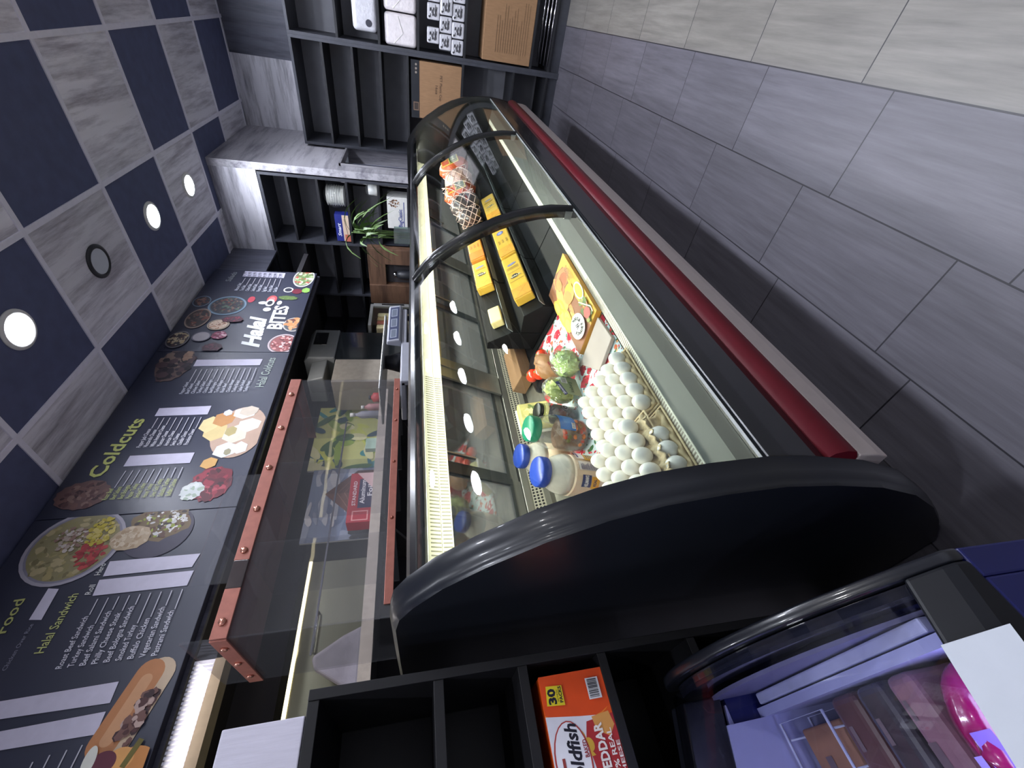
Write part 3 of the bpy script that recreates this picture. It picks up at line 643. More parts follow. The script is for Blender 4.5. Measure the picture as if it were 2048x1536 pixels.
# cardboard box on bottom shelf
t, hx, hy, hz = obox('shipping_carton', 'plain brown carton with small print on the bottom shelf by the floor', 'box', -.345, .14, 4.875, 5.2, .302, .755, CARD)
P = Print((-hx, -hy, 0), (1, 0, 0), (0, 0, 1)); [P.rect(.07, .05 + k * .022, .07 + rnd.uniform(.2, .38), .054 + k * .022, (110, 84, 60)) for k in range(14)]; P.build('print', t)
# metal rails
for k in range(4):
    tag(G().tube([(-.33 + .01 * k, 4.872 + .012 * k, .132 + .03 * k), (.5, 4.872 + .012 * k, .132 + .03 * k)], .0075, 8).build('metal_rail', CHROME), 'shiny metal rail in the stack lying under the plain brown carton', 'rail', 'metal rails under the carton')
# bag with black and red print
FILM = mat('white_film', (205, 205, 212), .3, var=.1, scale=30, bump=.5, coat=.3)
t = thing('cup_sleeve_bag', 'white printed plastic bag with black and red lettering on the upper shelf', 'bag', (-.09, 5.0, 1.681))
G().box(-.20, .20, -.10, .10, .0, .205).build('bag', FILM, t, .035, seg=4)
P = Print((-.12, -.102, .02), (0, 0, 1), (-1, 0, 0)); P.text('zol', .03, -.20, .13, .06, (20, 20, 26), .03, .2); P.disc(.14, -.25, .03, (200, 40, 50), jag=.3); P.disc(.05, .02, .026, (50, 50, 62)); P.build('lettering', t)
# white rolls
ROLL = mat('tissue_film', (226, 220, 222), .35, var=.08, scale=26, bump=.4, coat=.2)
for k, lb in ((0, 'white film wrapped towel pack on the shelf next to the black upright'), (1, 'white film wrapped towel pack standing beside the first one, cut by the photo edge')):
    x0 = -.355 + k * .235; t = thing('towel_pack', lb, 'paper pack', (x0 + .115, 5.02, 1.346), group='white towel packs')
    G().box(-.113, .113, -.13, .13, 0, .275).build('wrapped_pack', ROLL, t, .03, seg=4)
    G().tube([(-.10, -.131, .2), (-.02, -.134, .12), (.09, -.131, .16)], .002, 6).build('film_seam', WHITE, t)
# printed paper packs
pk = thing('napkin_pack', 'small white pack with black print, at the lower end of the printed stack', 'paper pack', (-.295, 4.92, .931), group='printed packs on the lower shelf')
G().box(-.056, .056, -.05, .05, 0, .108).build('pack', FILM, pk, .012, seg=3)
P = Print((-.056, -.051, 0), (1, 0, 0), (0, 0, 1))
for k in range(26): P.rect(*(lambda u, v: (u, v, u + rnd.uniform(.008, .03), v + rnd.uniform(.003, .012)))(rnd.uniform(.01, .075), rnd.uniform(.02, .085)), rnd.choice([(40, 40, 46), (90, 90, 96), (60, 60, 64)]))
P.disc(.02, .09, .008, (60, 60, 66)); P.build('print', pk)
for lv, xs in ((0, [-.175, -.055, .065, .185]), (1, [-.27, -.15, -.03, .09, .21]), (2, [-.235, -.075, .045])):
    for i, x in enumerate(xs):
        c = dup(pk); c.location = (x, 4.92 + .01 * (i % 2), .931 + .109 * lv)
        c['label'] = ['small white pack with black print in the bottom layer of the printed stack', 'small white pack with black print in the middle layer of the printed stack', 'small white pack with black print lying on top of the printed stack'][lv]
pk['label'] = 'small white pack with black print in the bottom layer of the printed stack'
# wrapped plates hanging over the shelf
CLEAR = glass('clear_wrap', (.95, .96, .97), .08, 1.5, bump=.9, bscale=30, gain=2.0, haze=.04)
t = thing('plate_bundle', 'stack of white foam plates in a clear plastic bag on the wall shelf', 'plates', (-1.50, 4.33, 2.001))
g = G()
for k in range(8): g.lathe([(.03, 0), (.08, .004), (.096, .018), (.098, .020), (.08, .007), (.03, .003)], (.0, -.01, .012 + k * .021), 28, sx=.95)
g.build('plates', WHITE, t); G().ell((0, -.01, .111), (.108, .104, .104), 26, 16, noise=.05, seed=5).build('clear_bag', CLEAR, t)
t = thing('cup_bundle', 'short roll of white cups wrapped in plastic beside the bag box', 'cups', (-1.412, 4.30, 1.721))
G().lathe([(.05, 0), (.055, .01), (.05, .05), (.046, .085)], (0, 0, 0), 24).build('cups', WHITE, t); G().ell((0, 0, .058), (.064, .064, .054), 20, 12, noise=.05, seed=2).build('wrap', CLEAR, t)
# bag classic box
t, hx, hy, hz = obox('bag_box', 'white and blue box of bags standing behind the small plant', 'box', -1.74, -1.44, 4.22, 4.4, 1.452, 1.64, WHITE)
P = Print((-hx, -hy, 0), (1, 0, 0), (0, 0, 1)); P.text('BagClassic', .02, .05, .17, .036, (40, 60, 140), .02); P.rect(.02, .03, .26, .036, (40, 60, 140)); P.food(.245, .12, .035, .05, [(120, 80, 50), (90, 60, 40), (160, 120, 80)], 30, .25); P.build('print', t)
t, hx, hy, hz = obox('wrap_box', 'dark blue and cream box with white script, beside the wrapped plates', 'box', -1.90, -1.64, 4.21, 4.3, 2.002, 2.13, mat('deep_blue_card', (36, 46, 130), .5))
P = Print((-hx, -hy, 0), (1, 0, 0), (0, 0, 1)); P.rect(.003, .003, 2 * hx - .003, .062, (214, 190, 166)); P.rect(.0, .0, .07, .05, (196, 110, 90)); P.text('Smart', .05, .08, .13, .03, (230, 235, 245), .02, .3); P.line(.06, .02, .22, .045, .004, (90, 60, 50)); P.build('print', t)
# plant in a square glass vase
pv = at(812, 472, 'y', 3.95); pv = Vector((pv.x, 3.95, 1.41)) 
LEAFM = mat('bamboo_leaf', (92, 120, 62), .5, var=.3, scale=12)
t = thing('bamboo_plant', 'small green leafy plant in a square glass vase on the far end of the case', 'plant', (-1.31, 3.06, 1.410)); t['label'] = 'small green leafy plant in a square glass vase standing on the case top'
VG = glass('vase_glass', (.80, .88, .85), .03, 1.5, gain=2.5, haze=.10)
g = G().box(-.045, .045, -.045, .045, 0, .008)
for a in ((-.045, -.039, -.045, .045), (.039, .045, -.045, .045), (-.045, .045, -.045, -.039), (-.045, .045, .039, .045)): g.box(a[0], a[1], a[2], a[3], 0, .12)
g.build('vase', VG, t); g = G(); gl = G(); rg = random.Random(11)
for k in range(7):
    a = rg.uniform(0, 6.28); h = rg.uniform(.24, .42); x, y = .02 * math.cos(a), .02 * math.sin(a)
    g.tube([(x, y, .01), (x * 1.4, y * 1.4, h * .6), (x * 2, y * 2, h)], .004, 6)
    for q in range(5):
        a2 = rg.uniform(0, 6.28); ln = rg.uniform(.12, .30); z0 = h * rg.uniform(.6, 1); wd = rg.uniform(.008, .014)
        base = Vector((x * 1.8, y * 1.8, z0)); dr = Vector((math.cos(a2), math.sin(a2), 0)); sd = Vector((-dr.y, dr.x, 0)); up = rg.uniform(.3, 1.1); vs = []
        for s_ in range(6):
            f = s_ / 5; c_ = base + dr * ln * f + Vector((0, 0, ln * (up * f - 1.1 * f * f))); ww = wd * math.sin(math.pi * (0.08 + .92 * f)) + .0006
            vs += [c_ + sd * ww, c_ - sd * ww + Vector((0, 0, .002))]
        gl.add(vs, [(2 * i, 2 * i + 1, 2 * i + 3, 2 * i + 2) for i in range(5)], 0, True)
g.build('stems', LEAFM, t); gl.build('leaves', LEAFM, t)

# ================================================================ SERVICE SIDE
BX = -2.42
t = thing('steel_shelf', 'long steel shelf along the back wall carrying the pictures and foil box', 'shelf', (-2.75, 1.6, 1.64))
G().box(-.35, .34, -4.3, .99, 0, .025).build('top', STEEL, t, .003); G().box(.335, .345, -4.3, .99, -.03, .03).build('front_lip', mat('lip_beige', (176, 164, 152), .5, .2), t)
for y in (-3, -1.4, -.1, .95): G().prism([(-.35, 0), (.25, 0), (-.35, -.3)], 'y', y, y + .02).build('bracket', STEEL, t)
# leaf picture & building picture (generic)
def pic(y0, y1, z0, z1, label):
    t = thing('framed_picture', label, 'picture', (-2.80, (y0 + y1) / 2, z0)); hy = (y1 - y0) / 2; h = z1 - z0
    G().box(0, .018, -hy, hy, 0, h).build('canvas', WHITE, t, .002); P = Print((.018, -hy, 0), (0, 1, 0), (0, 0, 1)); P.clip = (0, 2 * hy, 0, h); return t, P, 2 * hy, h
a, b = at(745, 820, 'x', -2.78), at(635, 920, 'x', -2.78)
t, P, W, H = pic(b.y - .1, a.y + .04, 1.668, 2.20, 'bright canvas print of yellow and blue green leaves on the steel shelf')
P.rect(0, 0, W, H, (206, 210, 130))
for k in range(46): P.disc(rnd.uniform(0, W), rnd.uniform(0, H), rnd.uniform(.05, .13), rnd.choice([(206, 214, 90), (44, 120, 130), (60, 150, 150), (226, 224, 170), (70, 110, 60), (150, 180, 70), (30, 80, 96)]), rnd.uniform(.015, .04), 16, rnd.uniform(0, 3.1))
P.build('print', t)
a, b = at(628, 940, 'x', -2.78), at(745, 1075, 'x', -2.78)
t, P, W, H = pic(b.y, a.y, 1.668, 2.15, 'canvas print of a brown building corner against a cloudy blue sky')
P.rect(0, 0, W, H, (116, 130, 158))
for k in range(40): P.disc(rnd.uniform(0, W), rnd.uniform(.12, H), rnd.uniform(.04, .12), rnd.choice([(170, 176, 190), (140, 150, 172), (96, 110, 140), (190, 192, 200)]), rnd.uniform(.01, .04), 14, rnd.uniform(-.3, .3), .1)
P.poly([(W * .2, 0), (W * .95, 0), (W * .95, H * .34), (W * .62, H * .78), (W * .22, H * .26)], (110, 74, 66)); P.poly([(W * .62, H * .78), (W * .95, H * .34), (W * .95, 0), (W * .62, 0)], (84, 54, 50))
for k in range(6): P.line(W * .24, H * (.04 + .05 * k), W * .62, H * (.10 + .10 * k), .005, (150, 110, 96)); P.line(W * .62, H * (.10 + .10 * k), W * .93, H * (.04 + .05 * k), .005, (120, 84, 76))
for k in range(20): P.disc(rnd.uniform(0, W * .2), rnd.uniform(0, H * .35), .03, (30, 34, 40), n=8, jag=.3)
P.build('print', t)
# foil box
a, b = at(745, 945, 'x', -2.5), at(742, 1042, 'x', -2.5)
t = thing('foil_box', 'red box of aluminum foil in front of the building picture', 'box', (-2.55, (a.y + b.y) / 2, 1.666)); W = a.y - b.y
G().box(-.05, .05, -W / 2, W / 2, 0, .16).build('carton', mat('foil_red', (176, 34, 52), .4, var=.06), t, .002)
P = Print((.05, -W / 2, 0), (0, 1, 0), (0, 0, 1)); P.rect(.10, .005, W - .05, .10, (40, 38, 78)); P.text('Aluminum', .13, .06, W * .5, .03, (240, 235, 240), .02); P.text('Foil', W * .5, .015, .09, .03, (240, 235, 240), .02); P.text('STANDARD', .12, .115, W * .5, .022, (240, 220, 225), .02); P.poly([(W - .14, .0), (W, .0), (W, .12)], (226, 190, 190)); P.rect(.01, .03, .08, .13, (226, 150, 150)); P.rect(.018, .038, .072, .122, (176, 34, 52)); P.build('print', t)
# little bottles and a dispenser on the shelf
def bottle(y, x, h, r, m, cap, label, grp=None):
    t = thing('small_bottle', label, 'bottle', (x, y, 1.665), group=grp)
    G().lathe([(r, 0), (r, h * .62), (r * .4, h * .78), (r * .4, h * .86)], n=18).build('bottle', m, t); G().lathe([(r * .5, h * .84), (r * .5, h), (0.0001, h)], n=14).build('cap', cap, t); return t
bottle(2.36, -2.46, .22, .03, mat('grey_bottle', (150, 150, 160), .4), WHITE, 'grey pump bottle standing in front of the leaf print')
bottle(2.46, -2.48, .15, .028, mat('pink_bottle', (196, 140, 140), .4), WHITE, 'pale pink bottle beside the grey pump bottle')
bottle(2.57, -2.48, .10, .04, mat('red_jar', (186, 60, 60), .4), DKGREY, 'squat red jar at the edge of the leaf print')
t, hx, hy, hz = obox('tissue_box', 'small pale green box leaning beside the foil box', 'box', -2.5, -2.46, 2.02, 2.12, 1.666, 1.75, mat('pale_green', (170, 196, 176), .5))
# grey machine
def Y_(px, py, x): return at(px, py, 'x', x)
mx = -2.42
p1, p2, p3 = Y_(690, 660, mx), Y_(690, 748, mx), Y_(615, 660, mx)
t = thing('slicing_machine', 'grey machine head over a black cabinet door beside the menu board end', 'appliance', (mx - .2, (p1.y + p2.y) / 2, 1.2)); L = Vector(t.location)
def q(g, n, m, bv=.004): o = g.build(n, m, t, bv); o.location = -L; return o
GM = mat('machine_grey', (122, 126, 128), .45, var=.05)
hd = G(); ym = p2.y + .22; zt, zb = p3.z - .03, p1.z + .04
hd.prism([(mx, zb), (mx, zt - .04), (mx - .05, zt), (mx - .30, zt), (mx - .30, zb)], 'y', ym, p1.y)
q(hd, 'head', GM, .01)
q(G().prism([(mx - .02, zb + .06), (mx - .06, zt - .06), (mx - .30, zt - .06), (mx - .30, zb + .06)], 'y', p2.y - .02, ym), 'side_hopper', GM, .01)
q(G().box(mx, mx + .004, ym + .18, ym + .36, zb + .09, zb + .2), 'control_panel', BLACK, .01)
q(G().box(mx - .30, mx - .01, ym - .05, p1.y - .02, 1.2, zb), 'cabinet', mat('machine_black', (20, 24, 26), .2, coat=.4), .004)
q(G().box(mx - .30, mx + .03, p2.y - .13, ym - .06, 1.2, zb - .02), 'side_panel', mat('machine_beige', (138, 130, 118), .5), .004)
q(G().box(mx - .31, mx + .02, p2.y - .13, p1.y, 0, 1.2), 'stand', DKGREY)
# wooden cabinet and chilled cabinet under the far shelving
WB = wood('brown_wood', (112, 84, 66), (72, 52, 42), 0)
a = at(810, 500, 'y', 4.1); b_ = at(810, 603, 'y', 4.1)
t = thing('wooden_counter', 'brown wooden cubby counter under the dark shelves past the menu boards', 'cabinet', ((a.x + b_.x) / 2, 4.1, 1.1)); L = Vector(t.location)
xa, xb = b_.x - .02, a.x
q(G().box(xa, xb, 4.1, 4.19, 1.68, 1.85), 'top_rail', WB); q(G().box(xb - .16, xb, 4.08, 4.19, 1.0, 1.68), 'side_board', WB); q(G().box(xa, xa + .22, 4.08, 4.19, 1.0, 1.85), 'side_board', WB)
q(G().box(xa, xb, 4.16, 4.19, 1.0, 1.68), 'back', PAINT); q(G().box(xa, xb, 4.0, 4.19, 0, 1.0), 'base', PAINT)
bz = thing('glass_jar', 'glass jar with a bright top inside the wooden cubby', 'jar', ((xa + xb) / 2 + .03, 4.105, 1.402)); G().lathe([(.045, 0), (.05, .02), (.05, .13), (.03, .17)], n=20).build('jar', DKGREY, bz); G().lathe([(.032, .17), (.03, .2), (0.0001, .205)], n=20).build('lid', CHROME, bz)
G().box(xa + .22, xb - .16, 4.06, 4.16, 1.36, 1.40).build('cubby_shelf', WB, t).location = -L
ca_, cb_ = 3.84, 3.46; zt = 1.80; GR = mat('dull_grey_paint', (120, 120, 118), .6, var=.05)
t = thing('chilled_cabinet', 'grey framed glass cabinet full of packaged food beyond the black machine', 'cabinet', (-2.6, (ca_ + cb_) / 2, 0)); L = Vector(t.location)
q(G().box(-3.0, -2.37, cb_, ca_, 0, 1.45), 'base', GR); q(G().box(-3.0, -2.38, cb_, ca_, zt, zt + .03), 'top', GR); q(G().box(-2.40, -2.37, ca_ - .05, ca_, 1.45, zt), 'post', GR); q(G().box(-3.0, -2.97, cb_, ca_, 1.45, zt), 'back', GR)
q(G().box(-2.369, -2.366, ca_ - .035, ca_ - .015, 1.5, 1.72), 'black_slot', BLACK)
q(G().box(-2.382, -2.378, cb_, ca_ - .05, 1.45, zt), 'glass', glass('cab_glass', (.9, .92, .9), .03, 1.5, gain=2))
q(G().box(-2.97, -2.40, cb_ + .01, ca_ - .05, 1.605, 1.612), 'wire_shelf', GR)
for k in range(8):
    yy = cb_ + .065 + (k % 4) * .068; zz = 1.4525 + (k // 4) * .162
    t2 = thing('food_pack', ['yellow and tan food packet in the bottom layer of the glass cabinet', 'yellow and tan food packet in the upper layer of the glass cabinet'][k // 4], 'food packet', (-2.50, yy, zz), group='packets in the glass cabinet')
    G().box(-.07, .07, -.031, .031, 0, .145).build('packet', mat('packet_%s' % ['tan', 'cream', 'rust'][k % 3], [(176, 150, 110), (206, 190, 150), (160, 84, 70)][k % 3], .35, var=.3, scale=40, bump=.6), t2, .014, seg=3)
# scale on the case top
ya, yb = 1.14, 1.74
t = thing('digital_scale', 'grey digital price scale with three display windows standing on the case top', 'scale', (-1.22, 1.56, 1.409)); 
SB = mat('scale_body', (160, 162, 172), .35, var=.05)
G().box(-.16, .07, -.28, .26, .012, .038).build('base', SB, t, .008, seg=3)
g = G(); [g.lathe([(.012, 0), (.014, .014)], (x, y, 0), 12) for x in (-.13, .04) for y in (-.24, .22)]; 
for x in (-.13, .04):
    for y in (-.24, .22): G().lathe([(.014, 0), (.012, .013)], (x, y, 0), 12).build('foot', BLACK, t)
G().prism([(.072, .036), (.086, .045), (.075, .098), (.055, .102), (.045, .036)], 'y', -.02, .27).build('display_housing', SB, t, .006)
P = Print((.0855, -.01, .048), (0, 1, 0), (-.2, 0, 1)); P.rect(.0, .002, .26, .044, (40, 50, 84))
for k in range(3): P.rect(.012 + k * .084, .010, .076 + k * .084, .038, (150, 158, 170)); P.rect(.016 + k * .084, .013, .072 + k * .084, .035, (92, 100, 116))
P.build('display_windows', t)
G().prism([(.05, .0), (.075, .0), (.072, .036), (.045, .036)], 'y', -.28, -.02).build('front_skirt', SB, t, .004)
G().box(-.17, .045, -.29, .24, .112, .122).build('platter', STEEL, t, .004); G().lathe([(.05, .038), (.03, .112)], (-.06, 0, 0), 16).build('platter_post', DKGREY, t)
# lamp box under the low ceiling with a ribbed diffuser, beige rail below it
RIBE = mat('ribbed_diffuser', (190, 190, 206), .5, emis=(215, 218, 240), estr=.16)
t = thing('ribbed_light_fixture', 'long light box with a ribbed white diffuser beyond the acrylic guard', 'light fixture', (-2.37, -.2, 2.42))
G().box(-.05, .018, -1.6, .95, -.137, -.03).build('diffuser', RIBE, t); gs = G(); y = -1.6
while y < .94: gs.box(.018, .022, y, y + .006, -.135, -.034); y += .016
gs.build('ribs', mat('rib_white', (236, 236, 246), .3, coat=.4), t); G().box(-.10, .03, -1.62, .97, -.03, 0).build('housing', DKGREY, t); G().box(-.06, .026, -1.6, .95, -.182, -.138).build('lower_rail', mat('rail_beige', (128, 114, 96), .5, var=.08), t)
# steel exhaust panel with a light strip
t = thing('steel_hood', 'steel panel on the back wall with a bright light strip along its upper edge', 'hood', (-2.95, .4, 1.68))
G().prism([(-.14, 0), (.25, 0), (.25, .36), (.10, .44), (-.14, .44)], 'y', -2.0, .93).build('hood_body', mat('hood_steel', (120, 118, 100), .28, .85, var=.2, scale=8, stretch=(1, .2, 1)), t, .004)
G().box(.251, .262, -2.0, .93, .345, .362).build('light_strip', mat('strip_glow', (255, 244, 200), emis=(255, 240, 190), estr=1.6), t)
G().tube([(.25, .42, .26), (.28, .42, .26), (.28, .62, .26), (.25, .62, .26)], .006, 8).build('handle', CHROME, t)
# white cloth / bag lump behind the guard
t = thing('white_paper_bag', 'crumpled white paper bag on the steel shelf behind the acrylic guard', 'bag', (-2.52, .72, 1.666)); G().prism([(-.16, 0), (.14, 0), (.10, .10), (.02, .24), (-.03, .22), (-.12, .08)], 'x', -.05, .04).build('bag', mat('crumpled_paper', (150, 145, 156), .8, bump=.6, scale=18), t, .02, seg=4)

# ================================================================ ACRYLIC GUARD
ACR = glass('acrylic', (.94, .94, .95), .02, 1.49, bump=.05, bscale=3.2, gain=1.3, haze=.025)
AX0, AX1, AY0, AY1, AZ = -1.12, -1.45, .395, 1.262, 1.835
t = thing('acrylic_guard', 'clear acrylic box guard with copper edging and a maroon top on the deli case', 'counter guard', ((AX0 + AX1) / 2, (AY0 + AY1) / 2, 1.443)); L = Vector(t.location)
ZB = 1.444
q(G().box(AX0 - .005, AX0, AY0, AY1, ZB, AZ + .0), 'front_sheet', ACR, 0); q(G().box(AX1, AX0 - .005, AY0, AY0 + .005, ZB, AZ + .06), 'side_sheet', ACR, 0); q(G().box(AX1, AX0 - .005, AY1 - .005, AY1, ZB, AZ), 'side_sheet', ACR, 0)
q(G().box(AX0 - .011, AX0 - .006, AY0 + .13, AY0 + .45, AZ - .02, AZ + .085), 'upper_flap', ACR, 0)
q(G().box(AX1, AX0 - .006, AY0 + .006, AY1 - .006, AZ - .006, AZ), 'top_panel', mat('maroon_panel', (138, 90, 88), .3, var=.1, coat=.2), 0)
for y in (.62, .88, 1.07): q(G().box(AX1, AX0 - .006, y, y + .004, ZB, AZ - .008), 'divider', ACR, 0)
q(G().box(AX1 + .10, AX1 + .104, AY0 + .01, AY1 - .01, ZB + .22, ZB + .225), 'rod', CHROME, 0)
def strip(g): return q(g, 'copper_strip', COPPER, .001)
strip(G().box(AX0, AX0 + .004, AY0, .505, AZ - .035, AZ)); q(G().box(AX0, AX0 + .0045, .505, .575, AZ - .035, AZ), 'tape_patch', mat('dark_tape', (70, 62, 62), .2, coat=.5)); strip(G().box(AX0, AX0 + .004, .575, AY1, AZ - .035, AZ))
strip(G().box(AX1, AX0, AY0 - .004, AY0, AZ - .035, AZ)); strip(G().box(AX0, AX0 + .004, AY0 + .03, AY1, ZB, ZB + .022)); strip(G().box(AX1, AX0, AY1, AY1 + .004, AZ - .035, AZ))
SCR = mat('copper_screw', (214, 150, 130), .25, .8)
for y in (.43, .60, .72, .86, 1.02, 1.18): q(G().lathe([(.009, 0), (.008, .004), (.0001, .006)], (AX0 + .004, y, AZ - .017), 14, ax='x'), 'screw', SCR, 0)
for x in (-1.17, -1.28, -1.39): q(G().lathe([(.0001, -.006), (.008, -.004), (.009, 0)], (x, AY0 - .004, AZ - .017), 14, ax='y'), 'screw', SCR, 0)
for y in (.66, .86, 1.04, 1.2): q(G().lathe([(.006, 0), (.0001, .005)], (AX0 + .004, y, ZB + .011), 12, ax='x'), 'screw', SCR, 0)
# ================================================================ PRODUCTS ON THE DECK
NRM = Vector((math.sin(ALPHA), 0, math.cos(ALPHA)))
def DP(x, y, h=0.0): return Vector((x, y, dz(x))) + NRM * h
def onDeck(o, x, y, h=0.0, rz=0, tilt=True):
    m = (Matrix.Rotation(ALPHA, 3, 'Y') if tilt else Matrix.Identity(3)) @ Matrix.Rotation(rz, 3, 'Z')
    return frame(o, DP(x, y, h), m)
# flowered cloth
def cloth_mat():
    m = bpy.data.materials.new('flowered_cloth'); m.use_nodes = True; nt = m.node_tree; b = nt.nodes['Principled BSDF']; N = nt.nodes.new; L = nt.links.new
    tc = N('ShaderNodeTexCoord'); nz = N('ShaderNodeTexNoise'); nz.inputs['Scale'].default_value = 22; L(tc.outputs['Object'], nz.inputs['Vector'])
    vm = N('ShaderNodeVectorMath'); vm.operation = 'MULTIPLY_ADD'; L(nz.outputs['Color'], vm.inputs[0]); vm.inputs[1].default_value = (.05, .05, .05); L(tc.outputs['Object'], vm.inputs[2])
    cur = None
    def layer(scale, thr, cols, seed):
        nonlocal cur
        mp = N('ShaderNodeMapping'); mp.inputs['Location'].default_value = (seed, seed * .7, 0); L(vm.outputs[0], mp.inputs[0])
        v = N('ShaderNodeTexVoronoi'); v.inputs['Scale'].default_value = scale; L(mp.outputs[0], v.inputs['Vector'])
        lt = N('ShaderNodeMath'); lt.operation = 'LESS_THAN'; lt.inputs[1].default_value = thr; L(v.outputs['Distance'], lt.inputs[0])
        sp = N('ShaderNodeSeparateColor'); L(v.outputs['Color'], sp.inputs[0]); r = N('ShaderNodeValToRGB'); r.color_ramp.interpolation = 'CONSTANT'
        while len(r.color_ramp.elements) < len(cols): r.color_ramp.elements.new(.5)
        for i, c in enumerate(cols): r.color_ramp.elements[i].position = i / len(cols); r.color_ramp.elements[i].color = (*s2l(c), 1)
        L(sp.outputs[0], r.inputs[0]); mx = N('ShaderNodeMix'); mx.data_type = 'RGBA'; L(lt.outputs[0], mx.inputs[0])
        if cur is None: mx.inputs[6].default_value = (*s2l((206, 222, 226)), 1)
        else: L(cur, mx.inputs[6])
        L(r.outputs[0], mx.inputs[7]); cur = mx.outputs[2]
    layer(34, .34, [(200, 216, 222), (60, 110, 60), (210, 110, 70), (190, 210, 214)], 3.1)
    layer(15, .42, [(196, 30, 52), (214, 60, 70), (176, 24, 46), (206, 120, 80)], 0)
    layer(60, .30, [(220, 90, 96), (236, 170, 120), (150, 20, 40), (226, 220, 216), (200, 40, 60), (60, 110, 66)], 7.7)
    L(cur, b.inputs['Base Color']); b.inputs['Roughness'].default_value = .8
    return m
g = G(); nx, ny = 12, 40
vs = [tuple(DP(-.735 - (1.165 - .735) * i / nx, .40 + (1.44 - .40) * j / ny, .003 + .003 * math.sin(j * .9 + i) * math.sin(i * 1.1))) for j in range(ny + 1) for i in range(nx + 1)]
g.add(vs, [(j * (nx + 1) + i, j * (nx + 1) + i + 1, (j + 1) * (nx + 1) + i + 1, (j + 1) * (nx + 1) + i) for j in range(ny) for i in range(nx)], 0, True)
cl = g.build('flowered_cloth', cloth_mat()); s_ = cl.modifiers.new('S', 'SOLIDIFY'); s_.thickness = .0015; s_.offset = -1
tag(cl, 'red, green and pale blue flowered cloth lining the deck of the deli case', 'cloth')
# eggs
EGG = mat('egg_shell', (236, 232, 224), .45, var=.02, sss=.05)
TRAY = mat('moulded_pulp', (196, 176, 138), .9, var=.12, scale=60, bump=.2)
PT = .0465
egg0 = G().ell((0, 0, 0), (.0216, .0216, .0280), 20, 14, egg=.08).build('egg', EGG)
def egg(x, y, h, label, grp):
    global egg0
    e = egg0 if not egg0.get('used') else egg0.copy()
    if e is not egg0: COL.objects.link(e)
    egg0['used'] = 1
    e['used'] = 1; onDeck(e, x, y, h, rnd.uniform(0, 6)); tag(e, label, 'egg', grp)
    return e
def egg_tray(x0, y0, nxr, nyc, h, label):
    """x0,y0: centre of the first cup; cups go back (-x) and away (+y)"""
    t = thing('egg_tray', label, 'egg tray'); onDeck(t, x0, y0, h); g = G(); k = 8; NX, NY = (nxr) * k, (nyc) * k; ca = math.cos(ALPHA)
    vs = []
    for j in range(NY + 1):
        for i in range(NX + 1):
            X = PT / 2 - i * PT / k; Y = -PT / 2 + j * PT / k
            c = math.cos(2 * math.pi * X / PT); c2 = math.cos(2 * math.pi * Y / PT)
            z = .019 - .011 * (c + c2) / 2 * 1.2 + (.013 if c < -.8 and c2 < -.8 else 0)
            e = min(i, NX - i, j, NY - j)
            if e == 0: z = .012
            vs.append((X / ca * 1.0, Y, z))
    g.add(vs, [(j * (NX + 1) + i, (j + 1) * (NX + 1) + i, (j + 1) * (NX + 1) + i + 1, j * (NX + 1) + i + 1) for j in range(NY) for i in range(NX)], 0, True)
    o = g.build('pulp_sheet', TRAY, t); s_ = o.modifiers.new('S', 'SOLIDIFY'); s_.thickness = .002
    x1, y1 = -(nxr - .5) * PT / ca, (nyc - .5) * PT; x2 = PT / 2 / ca
    G().tube([(x2 + .004, -PT / 2 - .004, .012), (x2 + .004, y1 + .004, .012), (x1 - .004, y1 + .004, .012), (x1 - .004, -PT / 2 - .004, .012), (x2 + .004, -PT / 2 - .004, .012)], .0035, 6).build('tray_rim', TRAY, t)
    return t
EH = .0485
egg_tray(-.742, .720, 5, 5, .009, 'beige pulp egg tray filled with white eggs, nearer the lettuce')
for i in range(5):
    for j in range(5): egg(-.742 - i * PT, .720 + j * PT, EH + rnd.uniform(-.001, .001), 'white egg in the full flat egg tray nearer the lettuce and carton', 'eggs in the far tray')
egg_tray(-.742, .4235, 5, 6, .009, 'lower pulp egg tray by the end panel, mostly under another tray')
for j in (2, 3, 4):
    egg(-.742, .4235 + j * PT - .006, EH, 'white egg in the front row of the lower tray by the vent strip', 'eggs in the lower near tray')
egg_tray(-.742 - PT * .55, .4235, 4, 6, .046, 'upper pulp egg tray stacked over the lower one, its front cups torn and empty')
for i in range(0, 4):
    for j in range(6): egg(-.783 - i * PT, .4235 + j * PT, EH + .045, 'white egg in the upper stacked tray with torn front cups', 'eggs in the upper near tray')
# torn pulp posts
tp = thing('torn_tray_flap', 'torn strip of empty pulp cups along the front of the stacked egg tray', 'egg tray piece'); onDeck(tp, -.752, .45, .062)
g = G(); vs = []
for j in range(41):
    for i in range(7):
        y = j * .0052; a = i / 6; z = .006 + .014 * math.cos(2 * math.pi * y / PT) * (a - .5) + .012 * a + .004 * math.sin(j * 1.9 + i); vs.append((-.018 + .034 * a + .004 * math.sin(j * 1.3), y, z))
g.add(vs, [(j * 7 + i, j * 7 + i + 1, (j + 1) * 7 + i + 1, (j + 1) * 7 + i) for j in range(40) for i in range(6)], 0, True)
o = g.build('torn_sheet', TRAY, tp); s_ = o.modifiers.new('S', 'SOLIDIFY'); s_.thickness = .003
